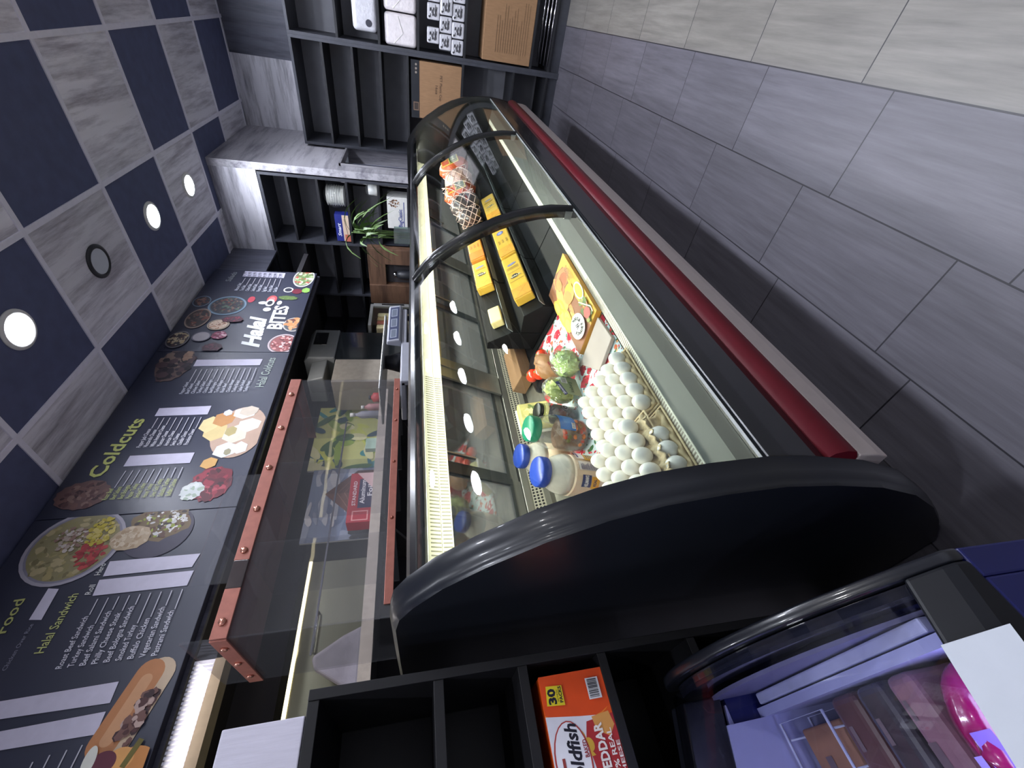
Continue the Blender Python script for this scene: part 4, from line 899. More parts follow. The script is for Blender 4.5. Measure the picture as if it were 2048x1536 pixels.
# mayonnaise jars
MAYO = mat('mayonnaise', (224, 200, 172), .35, var=.12, scale=9, sss=.1, coat=.6); MTOP = mat('mayonnaise_pale', (214, 208, 196), .25, var=.16, scale=26, coat=.8, stretch=(1, 1, .4))
BLUE = mat('blue_lid', (38, 66, 156), .35, var=.05); GREEN = mat('green_lid', (20, 120, 88), .4, var=.05)
def cyl_print(t, r, z0, z1, a0, a1, fn, name):
    """label wrapped on a jar: fn draws on a flat Print of width r*(a1-a0), height z1-z0"""
    P = Print((0, 0, 0), (1, 0, 0), (0, 1, 0)); W = r * (a1 - a0); H = z1 - z0; P.h = .0004
    # fine grid first so the label bends with the jar
    def fine(u0, v0, u1, v1, col, n=10):
        P.h += .00015
        for k in range(n): P.poly([(u0 + (u1 - u0) * k / n, v0), (u0 + (u1 - u0) * (k + 1) / n, v0), (u0 + (u1 - u0) * (k + 1) / n, v1), (u0 + (u1 - u0) * k / n, v1)], col, 0)
    fn(P, fine, W, H)
    P.g.v = [((r + z) * math.cos(a0 + x / r), (r + z) * math.sin(a0 + x / r), z0 + y) for x, y, z in P.g.v]
    return P.g.build(name, PRINTG, t)
def mayo_label(P, fine, W, H):
    fine(0, 0, W, H, (222, 198, 176)); fine(W * .02, H * .0, W * .35, H * .98, (222, 196, 170))
    fine(W * .30, H * .44, W * .52, H * .78, (34, 52, 110)); P.text('HELLMANN\'S', W * .31, H * .55, W * .2, H * .13, (240, 240, 245), .03)
    fine(W * .28, H * .12, W * .50, H * .42, (232, 172, 40)); P.text('REAL', W * .33, H * .24, W * .13, H * .11, (40, 46, 90), .03); P.disc(W * .33, H * .18, W * .03, (226, 150, 60))
    P.disc(W * .53, H * .14, W * .018, (70, 80, 90))
    fine(W * .60, H * .15, W * .77, H * .9, (214, 206, 206)); [fine(W * .61, H * (.18 + .045 * k), W * (.68 + .08 * rnd.random()), H * (.20 + .045 * k), (80, 80, 120), 2) for k in range(15)]
    fine(W * .80, H * .15, W * .99, H * .62, (232, 180, 50)); P.bars(W * .91, H * .25, W * .07, H * .3, 8); [fine(W * .82, H * (.2 + .08 * k), W * .89, H * (.23 + .08 * k), (90, 70, 60), 2) for k in range(5)]; fine(W * .80, H * .66, W * .98, H * .95, (226, 220, 224)); fine(W * .82, H * .86, W * .96, H * .93, (50, 50, 110), 3)
def mayo(x, y, label, rz, lab=True):
    t = thing('mayonnaise_jar', label, 'jar'); onDeck(t, x, y, .007, rz); SS = .81
    G().lathe([(.045, 0), (.057, .006), (.062, .025), (.063, .06), (.062, .120)], n=40).build('jar_body', MAYO, t)
    G().lathe([(.062, .120), (.0605, .138), (.054, .160), (.044, .178), (.041, .186), (.041, .194)], n=40).build('shoulder', MTOP, t)
    G().lathe([(.0442, .188), (.0450, .191), (.0450, .212), (.042, .217), (.0001, .2175)], n=60, rib=.012).build('lid', BLUE, t)
    if lab: cyl_print(t, .0636, .022, .114, R(-75) , R(75), mayo_label, 'label_print')
    return t
mayo(-1.05, .700, 'big blue lidded mayonnaise jar in front, its yellow label facing the glass', R(-36))
m2 = mayo(-1.160, .850, 'blue lidded mayonnaise jar standing behind the pickle and front mayonnaise jars', 0, False); m2.scale = (.92, .92, .90)
# pickle jar
t = thing('pickle_jar', 'large clear jar with a green lid and blue label, dark pickles inside', 'jar'); onDeck(t, -1.045, .868, .007)
JG = glass('jar_glass', (.93, .95, .93), .03, 1.5, gain=3, bump=.12, bscale=40, haze=.04)
G().lathe([(.042, 0), (.052, .006), (.057, .02), (.057, .130), (.052, .152), (.043, .172), (.039, .180), (.039, .186)], n=64, rib=-.02).build('glass_wall', JG, t)
CONT = mat('pickled_vegetables', (96, 66, 48), .5, var=.5, scale=34, bump=.4); G().lathe([(.042, .004), (.050, .01), (.053, .03), (.053, .092), (.04, .098), (.0001, .100)], n=30).build('contents', CONT, t)
for k in range(26):
    a = rnd.uniform(-1.6, 1.0); z = rnd.uniform(.02, .1); m_ = mat(*[('pepper_red', (176, 60, 34)), ('pepper_orange', (206, 116, 50)), ('olive_green', (96, 100, 48)), ('pepper_dark', (90, 52, 36))][k % 4])
    G().ell((.049 * math.cos(a), .049 * math.sin(a), z), (.008, .011, .008), 10, 6, noise=.1, seed=k).build('vegetable_piece', m_, t)
G().lathe([(.0415, .178), (.0425, .182), (.0425, .206), (.040, .211), (.0001, .2115)], n=64, rib=.015).build('lid', GREEN, t)
def pick_label(P, fine, W, H):
    fine(0, 0, W, H, (20, 96, 170)); [fine(W * .22, H * (.1 + .075 * k), W * (.6 + .2 * rnd.random()), H * (.12 + .075 * k), (110, 170, 220), 3) for k in range(9)]; P.disc(W * .93, H * .25, W * .06, (216, 216, 226)); fine(W * .84, H * .55, W, H * .62, (230, 230, 235), 3); fine(W * .84, H * .72, W, H * .8, (230, 230, 235), 3); P.bars(W * .06, H * .05, W * .2, H * .22, 8)
cyl_print(t, .0580, .060, .120, R(-30), R(75), pick_label, 'label_print')
# dark jar
t = thing('olive_jar', 'dark jar with a black lid standing past the green lidded pickle jar', 'jar'); onDeck(t, -1.048, .962, .007)
G().lathe([(.029, 0), (.0345, .006), (.035, .02), (.035, .085)], n=36).build('dark_contents', mat('dark_olives', (44, 36, 42), .25, var=.4, scale=60, coat=.5), t)
G().lathe([(.036, .0), (.0365, .108), (.031, .126), (.027, .134)], n=36).build('glass_wall', JG, t); G().lathe([(.029, .134), (.029, .150), (.027, .153), (.0001, .1535)], n=36, rib=.01).build('lid', mat('black_lid', (30, 34, 26), .35), t); G().lathe([(.0296, .132), (.0296, .137)], n=30).build('lid_band', mat('pale_band', (190, 190, 110), .5), t)
P = None
cyl_print(t, .037, .035, .075, R(-30), R(40), lambda P, f, W, H: (P.disc(W * .5, H * .5, H * .32, (150, 150, 156)), P.disc(W * .5, H * .5, H * .22, (50, 44, 50)), P.text('M', W * .44, H * .38, W * .12, H * .22, (190, 190, 196), .02)), 'badge')
# bag of chopped lettuce
BAG = glass('clear_bag', (.90, .94, .88), .08, 1.5, bump=1.0, bscale=26, gain=3.0, haze=.06)
def leafy(name, label, cat, x, y, r, mcol, h=.0, n=60, seed=1, rz=0):
    t = thing(name, label, cat); onDeck(t, x, y, .007, rz); rg = random.Random(seed)
    G().ell((0, 0, r[2]), [q * .86 for q in r], 26, 18, noise=.08, seed=seed).build('leaf_core', mat(mcol[0], mcol[1], .5, var=.4, scale=22, bump=.9, stretch=(1, 1, .35), sss=.1), t)
    g = G()
    for k in range(n):
        th, ph = rg.uniform(0, 6.28), math.acos(rg.uniform(-.6, 1)); d = Vector((math.sin(ph) * math.cos(th), math.sin(ph) * math.sin(th), math.cos(ph)))
        c = Vector((d.x * r[0], d.y * r[1], d.z * r[2])) * .86 + Vector((0, 0, r[2])); a = d.cross(Vector((0, 0, 1))).normalized() if abs(d.z) < .98 else Vector((1, 0, 0)); b = d.cross(a); vs = []; s_ = rg.uniform(.014, .028)
        for i in range(4):
            for j in range(4):
                u, v = i / 3 - .5, j / 3 - .5; vs.append(c + a * u * s_ * 1.3 + b * v * s_ * 2 + d * (.006 * math.sin(i * 2.1 + k) + .005 * math.cos(j * 2.3 + k) - .03 * (u * u + v * v) * .6))
        g.add(vs, [(i * 4 + j, i * 4 + j + 1, (i + 1) * 4 + j + 1, (i + 1) * 4 + j) for i in range(3) for j in range(3)], 0, True)
    g.build('leaves', mat(mcol[2], mcol[3], .45, var=.35, scale=40, sss=.1), t)
    return t
t = leafy('iceberg_lettuce', 'pale green lettuce head wrapped in clear film beside the chicken box', 'lettuce', -.930, 1.108, (.048, .060, .052), ('lettuce_core', (176, 196, 110), 'lettuce_leaf', (196, 214, 140)), seed=4)
G().ell((0, 0, .058), (.051, .063, .056), 26, 16, noise=.04, seed=6).build('clear_film', BAG, t); G().ell((-.01, .03, .098), (.016, .018, .008), 10, 6).build('film_label', WHITE, t)
t = leafy('lettuce_bag', 'clear bag of chopped lettuce with a green and dark blue printed label', 'bag of lettuce', -1.002, 1.035, (.036, .055, .062), ('chopped_core', (150, 160, 70), 'chopped_leaf', (190, 196, 110)), seed=8, n=40)
G().ell((0, 0, .070), (.039, .056, .062), 26, 16, noise=.05, seed=7).build('clear_film', BAG, t)
P = Print((.0435, -.06, .010), (0, 1, 0), (0, 0, 1)); P.poly([(0, 0), (.09, 0), (.10, .05), (.05, .09), (.0, .07)], (132, 146, 106)); P.poly([(-.01, .075), (.05, .098), (.06, .082), (0, .06)], (36, 40, 110)); P.text('Shredded', .0, .066, .045, .012, (230, 230, 240), .02, ang=.37); P.text('Iceberg', .012, .03, .055, .014, (50, 66, 40), .02); P.bars(.055, .045, .03, .026, 8); P.build('bag_label', t)
# brown sack, tomatoes, black bag, tub, cartons
t = thing('onion_sack', 'tan paper sack with red and white print between the tomatoes and lettuce', 'bag'); onDeck(t, -1.020, 1.200, .009, .2)
G().ell((0, 0, .058), (.042, .075, .050), 26, 14, noise=.10, seed=12).build('sack', mat('tan_sack', (164, 118, 78), .5, var=.3, scale=14, bump=.8), t)
P = Print((.030, -.10, .012), (0, 1, 0), (.05, 0, 1)); P.poly([(0, 0), (.09, .01), (.10, .05), (.05, .08), (0, .07)], (176, 40, 48)); [P.disc(.015 + .02 * k, .03 + .01 * (k % 2), .007, (236, 226, 220), .003, rot=.6) for k in range(4)]; P.build('red_print', t)
tg = thing('black_bag', 'crumpled black plastic bag spread under the tomatoes', 'bag'); onDeck(tg, -1.125, 1.31, .008)
G().ell((0, 0, .016), (.075, .12, .012), 30, 10, noise=.05, seed=21).build('bag', mat('black_film', (24, 24, 28), .3, var=.2, bump=.8, scale=24), tg)
TOM = mat('tomato_skin', (222, 62, 30), .22, var=.08, scale=8, coat=.5, sss=.08)
for k, (x, y, h, lb) in enumerate(((-1.135, 1.275, .036, 'red tomato nearest the yellow tub, lowest of the three'), (-1.085, 1.235, .036, 'red tomato in the middle of the three on the black bag'), (-1.040, 1.290, .036, 'red tomato farthest along the case, by the black riser'))):
    t = thing('tomato', lb, 'tomato', group='tomatoes on the black bag'); onDeck(t, x, y, h, k)
    g = G().ell((0, 0, .024), (.029, .029, .025), 26, 16, noise=.015, seed=k); g.build('flesh', TOM, t); G().ell((0, 0, .0480), (.006, .006, .003), 8, 4).build('stem_scar', LEAFM, t)
t = thing('cheese_tub', 'pale yellow tub with a white lid leaning behind the dark jar', 'tub'); frame(t, DP(-1.155, 1.085, .01), Matrix.Rotation(R(-10), 3, 'Y'))
G().box(-.02, .02, -.06, .06, 0, .13).build('tub', mat('tub_yellow', (206, 200, 130), .4, var=.2, scale=30), t, .01); G().box(-.032, -.02, -.065, .065, -.004, .136).build('lid', WHITE, t, .006)
P = Print((.0203, -.05, .02), (0, 1, 0), (0, 0, 1)); P.disc(.05, .05, .035, (226, 222, 170), .04); P.food(.05, .05, .04, .04, [(150, 160, 90), (220, 210, 140), (120, 140, 80)], 20, .25); P.build('print', t)
t, hx, hy, hz = obox('brown_carton', 'brown carton tucked behind the tomatoes against the back of the deck', 'box', -1.29, -1.19, 1.40, 1.66, 0, .065, CARD); t.location = DP(-1.235, 1.46, .010); t.rotation_euler = (0, ALPHA, 0)
# chicken box and carton lid
t = thing('chicken_sandwich_box', 'flat yellow frozen chicken box with fried food picture and round white badge', 'box')
pa, pb, pd_, pc = Vector((-.730, 1.615)), Vector((-.728, 1.165)), Vector((-.896, 1.545)), Vector((-.880, 1.110))
onDeck(t, -.82, 1.36, .009, 0)
ca = math.cos(ALPHA)
def BL(p): return ((p.x + .82) / ca, p.y - 1.36)
quad = [BL(pb), BL(pa), BL(pd_), BL(pc)]
G().prism([BL(pb), BL(pa), BL(pd_), BL(pc)], 'z', 0, .022).build('carton', mat('box_amber', (214, 150, 40), .5, var=.08), t, .002)
cx = sum(q_[0] for q_ in quad) / 4; 
# printing seen from the customer side: letters up = +x ... reading towards -y
P = Print((0, 0, .022), (1, 0, 0), (0, 1, 0))
P.poly(quad, (224, 176, 62))
def Bq(s_, r_):  # s_: 0 at near end .. 1 far end (y), r_: 0 back .. 1 front
    a = Vector(quad[3]).lerp(Vector(quad[0]), r_); b = Vector(quad[2]).lerp(Vector(quad[1]), r_); c = a.lerp(b, s_); return (c.x, c.y)
P.poly([Bq(0, 0), Bq(0, .66), Bq(.22, .72), Bq(.55, .66), Bq(.9, .8), Bq(1, .5), Bq(1, 0)], (150, 96, 62))
def bl(s0, r0, rs, rr, col, n=24, jag=.06):
    c = Bq(s0, r0); P.disc(c[0], c[1], rr, col, rs, n, 0, jag)
bl(.82, .62, .055, .042, (206, 140, 84)); bl(.80, .6, .04, .03, (180, 104, 62))
for k in range(16): bl(rnd.uniform(.35, .95), rnd.uniform(.15, .5), rnd.uniform(.02, .05), rnd.uniform(.008, .02), rnd.choice([(214, 150, 80), (190, 110, 66), (230, 176, 90), (206, 130, 80)]))
bl(.55, .56, .045, .036, (214, 168, 84)); bl(.60, .62, .030, .025, (232, 184, 60)); bl(.55, .5, .04, .022, (206, 150, 76))
for (s0, r0, a_, b_) in ((.60, .16, .07, .022), (.50, .10, .06, .022), (.42, .2, .05, .02), (.36, .12, .045, .022), (.68, .08, .05, .018)): bl(s0, r0, a_, b_, (230, 176, 60)); bl(s0, r0, a_ * .7, b_ * .6, (240, 198, 90))
bl(.40, .86, .055, .022, (226, 222, 210), 28, 0); bl(.40, .86, .046, .017, (214, 180, 60), 28, 0)
for k in range(7): bl(.40 + rnd.uniform(-.06, .06), .86 + rnd.uniform(-.03, .03), .014, .005, (238, 210, 70))
for k in range(30): bl(rnd.uniform(.03, .28), rnd.uniform(.68, .9), .014, .008, rnd.choice([(110, 130, 60), (150, 150, 80), (200, 130, 100), (220, 190, 130), (90, 110, 50)]), 8, .2)
bl(.10, .78, .03, .02, (190, 90, 80), 6)
P.line(*Bq(.30, .72), *Bq(.08, .95), .004, (240, 230, 200)); P.line(*Bq(.08, .95), *Bq(.02, .93), .004, (240, 230, 200))
c = Bq(.16, .38); P.disc(c[0], c[1], .040, (238, 236, 230), .062, 40, -.05); P.disc(c[0], c[1], .020, (150, 146, 140), .030, 30); P.disc(c[0], c[1], .018, (238, 236, 230), .028, 30); 
P.text('W', c[0] + .011, c[1] - .014, .028, .020, (30, 30, 30), .04, ang=R(90))
def arc(word, rad_x, rad_y, a0, a1):
    for i, ch in enumerate(word):
        a = a0 + (a1 - a0) * i / (len(word) - 1); x, y = c[0] + rad_x * math.cos(a), c[1] + rad_y * math.sin(a)
        P.text(ch, x, y, .010, .012, (30, 30, 30), .04, ang=a + math.pi / 2 if a1 > a0 else a - math.pi / 2)
arc('WONDER', .029, .046, R(-160), R(-30)); arc('FOODS', .028, .045, R(10), R(95))
for k, (wd, r_) in enumerate((('ROASTED FULLY', .91), ('SEASONED', .84))): a0 = Bq(.78, r_); P.text(wd, a0[0], a0[1], .10 if k == 0 else .085, .009, (110, 60, 30), .015, ang=R(-92))
P.build('box_print', t)
t = thing('carton_flap', 'blank greyish white carton lying between the chicken box and the eggs', 'carton'); onDeck(t, -.80, 1.06, .009)
wq = [((x + .80) / ca, y - 1.06) for x, y in ((-.745, 1.150), (-.738, 1.02), (-.842, .975), (-.905, 1.085))]
G().prism(wq, 'z', 0, .014).build('carton', mat('pale_card', (176, 162, 154), .7, var=.03), t, .002)
# black deck mats and risers
MATB = mat('black_riser', (12, 13, 13), .6, var=.3, scale=9, spec=.25)
for k, (a, b_, lb) in enumerate(((1.455, 1.93, 'black deck mat beside the frozen chicken box with a small white tag'), (1.935, 2.62, 'black deck mat in the middle pane between the cheese loaves and the vent strip'), (2.625, 3.30, 'black deck mat below the far end of the cheese rows'), (3.305, 4.14, 'empty black deck mat at the far end of the case'))):
    t = thing('deck_mat', lb, 'mat', (-.9, (a + b_) / 2, 0), group='black deck mats'); L = Vector(t.location)
    o = G().prism([(-.73, dz(-.73) + .001), (-1.29, dz(-1.29) + .001), (-1.29, dz(-1.29) + .006), (-.73, dz(-.73) + .006)], 'y', a, b_ - .004).build('mat', MATB, t, .001); o.location = -L
R1 = [(-.903, .851), (-.957, .927), (-1.044, .927)]; R2 = [(-1.046, .971), (-1.100, 1.070), (-1.135, 1.070)]
for k, (a, b_, lb) in enumerate(((1.48, 1.93, 'nearest black stepped riser carrying the loose cheese block and end loaf'), (1.935, 2.62, 'black stepped riser in the middle pane under the cheese loaves'), (2.625, 3.30, 'black stepped riser carrying the wrapped sausages'), (3.305, 4.14, 'empty black stepped riser at the far end of the case'))):
    t = thing('stepped_riser', lb, 'display riser', (-1.05, (a + b_) / 2, 0), group='black stepped risers'); L = Vector(t.location)
    o = G().prism([(-.905, dz(-.905) + .008)] + R1 + [(-1.044, dz(-1.044) + .008)], 'y', a, b_ - .004).build('lower_step', MATB, t, .002); o.location = -L
    o = G().prism([(-1.046, dz(-1.046) + .008)] + R2 + [(-1.135, dz(-1.135) + .008)], 'y', a, b_ - .004).build('upper_step', MATB, t, .002); o.location = -L
    CE = mat('clear_edge', (150, 156, 156), .15, .3)
    for T in (R1[0], R2[0]): o = G().prism([(T[0] + .001, T[1] - .012), (T[0] + .020, T[1] + .016), (T[0] + .018, T[1] + .018), (T[0] - .001, T[1] - .008)], 'y', a + .01, b_ - .01).build('edge_lip', CE, t); o.location = -L
tg = thing('price_tag', 'tiny white price tag lying on the black deck mat', 'tag'); onDeck(tg, -.835, 1.475, .008, R(30)); G().box(-.009, .009, -.016, .016, 0, .001).build('card', WHITE, tg); P = Print((-.006, -.010, .0011), (0, 1, 0), (-1, 0, 0)); P.text('4.99', .004, -.008, .012, .005, (40, 40, 40), .01); P.build('print', tg)
# cheese loaves
CY = mat('cheese_wrap_yellow', (232, 186, 74), .3, var=.06, scale=14, coat=.4, bump=.15); CO = mat('cheese_wrap_orange', (228, 150, 62), .3, var=.1, scale=14, coat=.4, bump=.2); CC = mat('cheese_cream', (232, 214, 150), .5, var=.06, scale=30, bump=.15)
def loaf(name, label, tier, y0, y1, w, h, m, pr=None):
    """a block leaning on the sloping face of a riser; local x runs down the slope"""
    A, B = (Vector(p) for p in (R1[:2] if tier == 1 else R2[:2])); th = math.atan2(B.y - A.y, A.x - B.x); d = (B - A).normalized(); c = A + d * (w / 2 + .014)
    t = thing(name, label, 'cheese', group='cheese blocks in the case'); frame(t, Vector((c.x, (y0 + y1) / 2, c.y)) + Vector((math.sin(th), 0, math.cos(th))) * .0015, Matrix.Rotation(th, 3, 'Y')); hx, hy = w / 2, (y1 - y0) / 2
    G().box(-hx, hx, -hy, hy, 0, h).build('block', m, t, .006, seg=3)
    if pr:
        P = Print((-hx, -hy, h), (1, 0, 0), (0, 1, 0)); pr(P, 2 * hx, 2 * hy)
        P.rect(.001, .002, w - .001, hy * .42, (226, 162, 56) if m is CY else (222, 124, 44)); P.line(.02, .01, w * .8, hy * .36, .0015, (190, 120, 44)); P.line(.03, hy * .3, w * .7, hy * .1, .0015, (196, 130, 48)); P.build('wrapper_print', t)
    return t
def pr1(P, W, H):
    P.disc(W * .5, H * .78, .024, (130, 130, 160), .010, rot=.1); [P.rect(W * .15, H * (.66 + .022 * k), W * .85, H * (.667 + .022 * k), (120, 96, 60)) for k in range(3)]
    P.disc(W * .5, H * .48, .024, (50, 44, 60), .013, jag=.3, n=14); P.text('VALE', W * .22, H * .46, W * .56, .012, (240, 226, 170), .03); P.rect(W * .1, H * .37, W * .9, H * .376, (120, 96, 60)); P.rect(W * .1, H * .58, W * .9, H * .586, (120, 96, 60))
def pr2(P, W, H):
    P.disc(W * .45, H * .82, .020, (60, 90, 70), .014, jag=.2, n=12); P.disc(W * .45, H * .82, .012, (230, 226, 220), .008); P.disc(W * .48, H * .62, .020, (100, 110, 170)); P.disc(W * .48, H * .62, .012, (160, 166, 206)); [P.text('YELLOW', W * (.3 + .25 * k), H * .32, .04, .009, (110, 84, 50), .02, ang=R(90)) for k in range(3)]
loaf('cheese_loaf', 'yellow wrapped cheese loaf on the lower step, nearest the frozen chicken box', 1, 1.555, 1.93, .088, .045, CY, pr1)
loaf('cheese_loaf', 'yellow wrapped cheese loaf with a round blue seal, second on the lower step', 1, 1.955, 2.37, .088, .045, CY, pr2)
loaf('cheese_loaf', 'yellow wrapped cheese loaf on the lower step seen through the middle pane', 1, 2.45, 2.80, .088, .045, CY, pr1)
loaf('cheese_block', 'small cream coloured cheese block alone on the upper step', 2, 1.55, 1.665, .058, .040, CC)
loaf('cheese_loaf', 'orange and white wrapped cheese loaf next to the small cream block on the upper step', 2, 1.86, 2.125, .085, .045, CY, pr1)
loaf('cheese_loaf', 'orange wrapped cheese loaf behind the upright on the upper step', 2, 2.17, 2.58, .085, .045, CO, pr2)
# sausages
def log(name, label, cat, y, m, mesh=False, h=.24, lab=False, seed=1, r=.058, lean=.05, x=-1.09):
    t = thing(name, label, cat, group='wrapped deli meats'); frame(t, Vector((-.930 + (r - .075) * 1.1 + .012, y, .966 + (r < .06) * .01)), Matrix.Rotation(R(-28.6), 3, 'Y'))
    pf = [(.0001, 0)] + [(r * math.sin(math.pi * k / 12) ** .5 if k < 6 else r * (math.sin(math.pi * (12 - k + 0) / 12)) ** .5, h * (k / 12)) for k in range(1, 12)] + [(.0001, h)]
    G().lathe(pf, n=28).build('meat', m, t)
    if lab: cyl_print(t, r * 1.0, h * .25, h * .8, R(-50), R(50), lambda P, f, W, H: (f(0, 0, W, H, (214, 190, 90)), f(W * .04, H * .04, W * .96, H * .5, (60, 80, 56)), f(W * .06, H * .55, W * .94, H * .96, (206, 90, 60)), P.disc(W * .5, H * .75, W * .22, (236, 206, 60)), P.disc(W * .5, H * .75, W * .12, (50, 40, 30), jag=.3, n=10), P.text('HALAL', W * .2, H * .2, W * .6, H * .16, (220, 220, 190), .02)), 'label')
    if mesh:
        g = G()
        for k in range(7): a = k * .9; g.tube([(r * 1.03 * math.cos(a + q_ * .5), r * 1.03 * math.sin(a + q_ * .5), h * (.08 + q_ * .14)) for q_ in range(7)], .0022, 5)
        for k in range(7): a = k * .9; g.tube([(r * 1.03 * math.cos(a - q_ * .5), r * 1.03 * math.sin(a - q_ * .5), h * (.08 + q_ * .14)) for q_ in range(7)], .0022, 5)
        g.build('netting', mat('net_string', (226, 196, 186), .5), t)
    return t
SR = mat('sausage_red', (206, 92, 52), .3, var=.25, scale=20, coat=.5); SP = mat('sausage_pink', (214, 176, 160), .3, var=.3, scale=26, coat=.5, bump=.3); SD = mat('sausage_dark', (74, 66, 66), .25, var=.4, scale=24, coat=.6, bump=.4)
log('sausage', 'orange red wrapped sausage farthest along the upper step with a yellow label', 'sausage', 3.60, SR, lab=True, h=.25, r=.085)
log('sausage', 'pale pink netted sausage between the two orange red ones', 'sausage', 3.30, SP, mesh=True, h=.22, r=.080)
log('sausage', 'orange red netted sausage with a green label next to the dark wrapped meat', 'sausage', 3.04, SR, mesh=True, lab=True, h=.24, r=.075)
log('wrapped_meat', 'dark meat in shiny plastic and netting, nearest of the sausage group', 'meat', 2.80, SD, mesh=True, h=.21, r=.075)
log('wrapped_meat', 'dark netted roast leaning in front of the black end of the sausage group', 'meat', 2.64, SD, mesh=True, h=.16, r=.055, x=-1.10)
for k, (y, z) in enumerate(((3.05, .856), )):
    pass

# ================================================================ BLACK SHELF UNIT BESIDE THE CASE
t = thing('snack_shelf', 'tall black shelf unit beside the case end, holding the orange snack box', 'shelf', (-1.16, -.5, 0)); L = Vector(t.location)
SX = -1.0; SHK = mat('black_melamine', (15, 15, 19), .5, var=.1)
q(G().box(-1.34, SX, .225, .243, 0, 1.585), 'side_panel', SHK, .001); q(G().box(-1.34, SX, -1.6, -1.582, 0, 1.585), 'side_panel', SHK, .001); q(G().box(-1.35, -1.34, -1.6, .243, 0, 1.585), 'back_panel', SHK, 0)
for z in (1.585, 1.355, 1.183, 1.006, .785, .56, .33, .10): q(G().box(-1.34, SX - .002, -1.582, .225, z - .02, z), 'shelf_board', SHK, .001)
for y in (-.42, -1.0): q(G().box(-1.34, SX - .002, y, y + .018, .10, 1.565), 'divider', SHK, .001)
# snack box
def snack():
    t = thing('snack_box', 'orange and white box of baked cheddar snack packs on the black shelf', 'box', (-1.005, .20, 1.0065)); h = .137; Wd = .30
    G().box(-.15, 0, -Wd, 0, 0, h).build('carton', mat('snack_orange', (222, 82, 22), .4, var=.06), t, .002)
    P = Print((0, -Wd, 0), (0, 1, 0), (0, 0, 1)); P.clip = (0, Wd, 0, h); U = lambda m_: Wd - m_
    P.rect(0, 0, Wd, h, (226, 84, 20)); P.disc(U(.030), h * .55, .058, (240, 136, 40), .09); P.disc(U(.024), h * .50, .057, (224, 76, 18), .095)
    P.poly([(0, 0), (U(.080), 0), (U(.074), h * .5), (U(.066), h), (0, h)], (226, 226, 236)); P.poly([(0, 0), (U(.078), 0), (U(.084), h * .42), (U(.11), h * .48), (U(.16), h * .42), (0, h * .40)], (178, 44, 48))
    P.poly([(U(.078), h * .33), (U(.074), h * .06), (U(.096), h * .02), (U(.112), h * .12), (U(.10), h * .30)], (222, 158, 84))
    for (u, v, r_) in ((U(.106), .56, .013), (U(.118), .45, .011)): P.disc(u, h * v, r_, (212, 168, 60), r_ * .8, 16, .4); P.poly([(u - r_ * .6, h * v), (u - r_ * 1.6, h * v + r_ * .6), (u - r_ * 1.5, h * v - r_ * .7)], (212, 168, 60))
    P.disc(U(.135), h * .72, .058, (176, 60, 56), .036); P.disc(U(.135), h * .72, .056, (236, 236, 244), .033)
    P.text('Goldfish', U(.182), h * .60, .100, h * .17, (24, 22, 40), .03, .25); P.text('BAKED', U(.135), h * .49, .026, h * .06, (150, 40, 50), .02); P.rect(U(.165), h * .84, U(.13), h * .88, (150, 60, 56))
    P.text('CHEDDAR', U(.185), h * .22, .096, h * .12, (244, 236, 232), .035); P.text('100% REAL', U(.182), h * .10, .082, h * .07, (244, 236, 232), .02); P.text('CHEESE', U(.18), h * .02, .06, h * .05, (244, 236, 232), .02)
    P.poly([(U(.053), h * .68), (U(.020), h * .68), (U(.018), h * .92), (U(.050), h * .95)], (226, 206, 40)); P.text('30', U(.049), h * .80, .026, h * .11, (24, 22, 40), .045); P.text('PACKS', U(.048), h * .70, .027, h * .045, (24, 22, 40), .03); P.text('ON THE GO', U(.046), h * .76, .02, h * .02, (24, 22, 40), .01)
    P.bars(U(.052), h * .10, .036, h * .20); P.build('box_print', t)
snack()
# white corrugated carton on top
t = thing('white_carton', 'white corrugated carton with a taped tuck flap on top of the black shelf', 'box', (-1.17, 0, 1.587)); WC = mat('white_corrugated', (205, 202, 216), .75, var=.05, scale=120, stretch=(1, 1, .1), bump=.1)
G().box(-.16, .165, -.34, .205, 0, .135).build('carton', WC, t, .002); G().prism([(-.34, .132), (-.34, .070), (.04, .070), (.075, .082), (.085, .095), (.085, .132)], 'x', .1655, .1675).build('tuck_flap', WC, t)
g = G()
for k in range(4): g.tube([(.169, -.02 + .012 * k, .062 + .004 * k), (.1695, -.012 + .012 * k, .08 + .003 * k)], .0012, 5)
g.build('tape_glints', FILM, t)

# ================================================================ ICE CREAM FREEZER
FY, FX0, FX1 = .150, -.985, -.436
t = thing('ice_cream_freezer', 'low blue chest freezer with a black frame and curved glass lid', 'freezer', (-.71, -.4, 0)); L = Vector(t.location)
FB = mat('freezer_blue', (10, 18, 84), .45, var=.15, scale=8); FK = mat('freezer_frame', (19, 21, 28), .3, var=.06, coat=.35); LIN = mat('freezer_liner', (176, 178, 222), .5, var=.04)
ARC = [(-.985, .885), (-.93, .912), (-.86, .926), (-.78, .922), (-.69, .900), (-.60, .855), (-.53, .800), (-.478, .752), (-.440, .712)]
def arc_band(o0, o1, y0, y1, mi=0, g=None):
    g = g or G(); n = len(ARC); A = [(x, z + o0) for x, z in ARC]; B = [(x, z + o1) for x, z in ARC]
    vs = [(x, y, z) for y in (y0, y1) for P_ in (A, B) for x, z in P_]
    for i in range(n - 1):
        g.add(vs, [(i, i + 1, n + i + 1, n + i), (2 * n + i, 3 * n + i, 3 * n + i + 1, 2 * n + i + 1), (n + i, n + i + 1, 3 * n + i + 1, 3 * n + i), (i, 2 * n + i, 2 * n + i + 1, i + 1)], mi, False)
    g.add(vs, [(0, n, 3 * n, 2 * n), (n - 1, 3 * n - 1, 4 * n - 1, 2 * n - 1)], mi)
    return g
FE = -.85
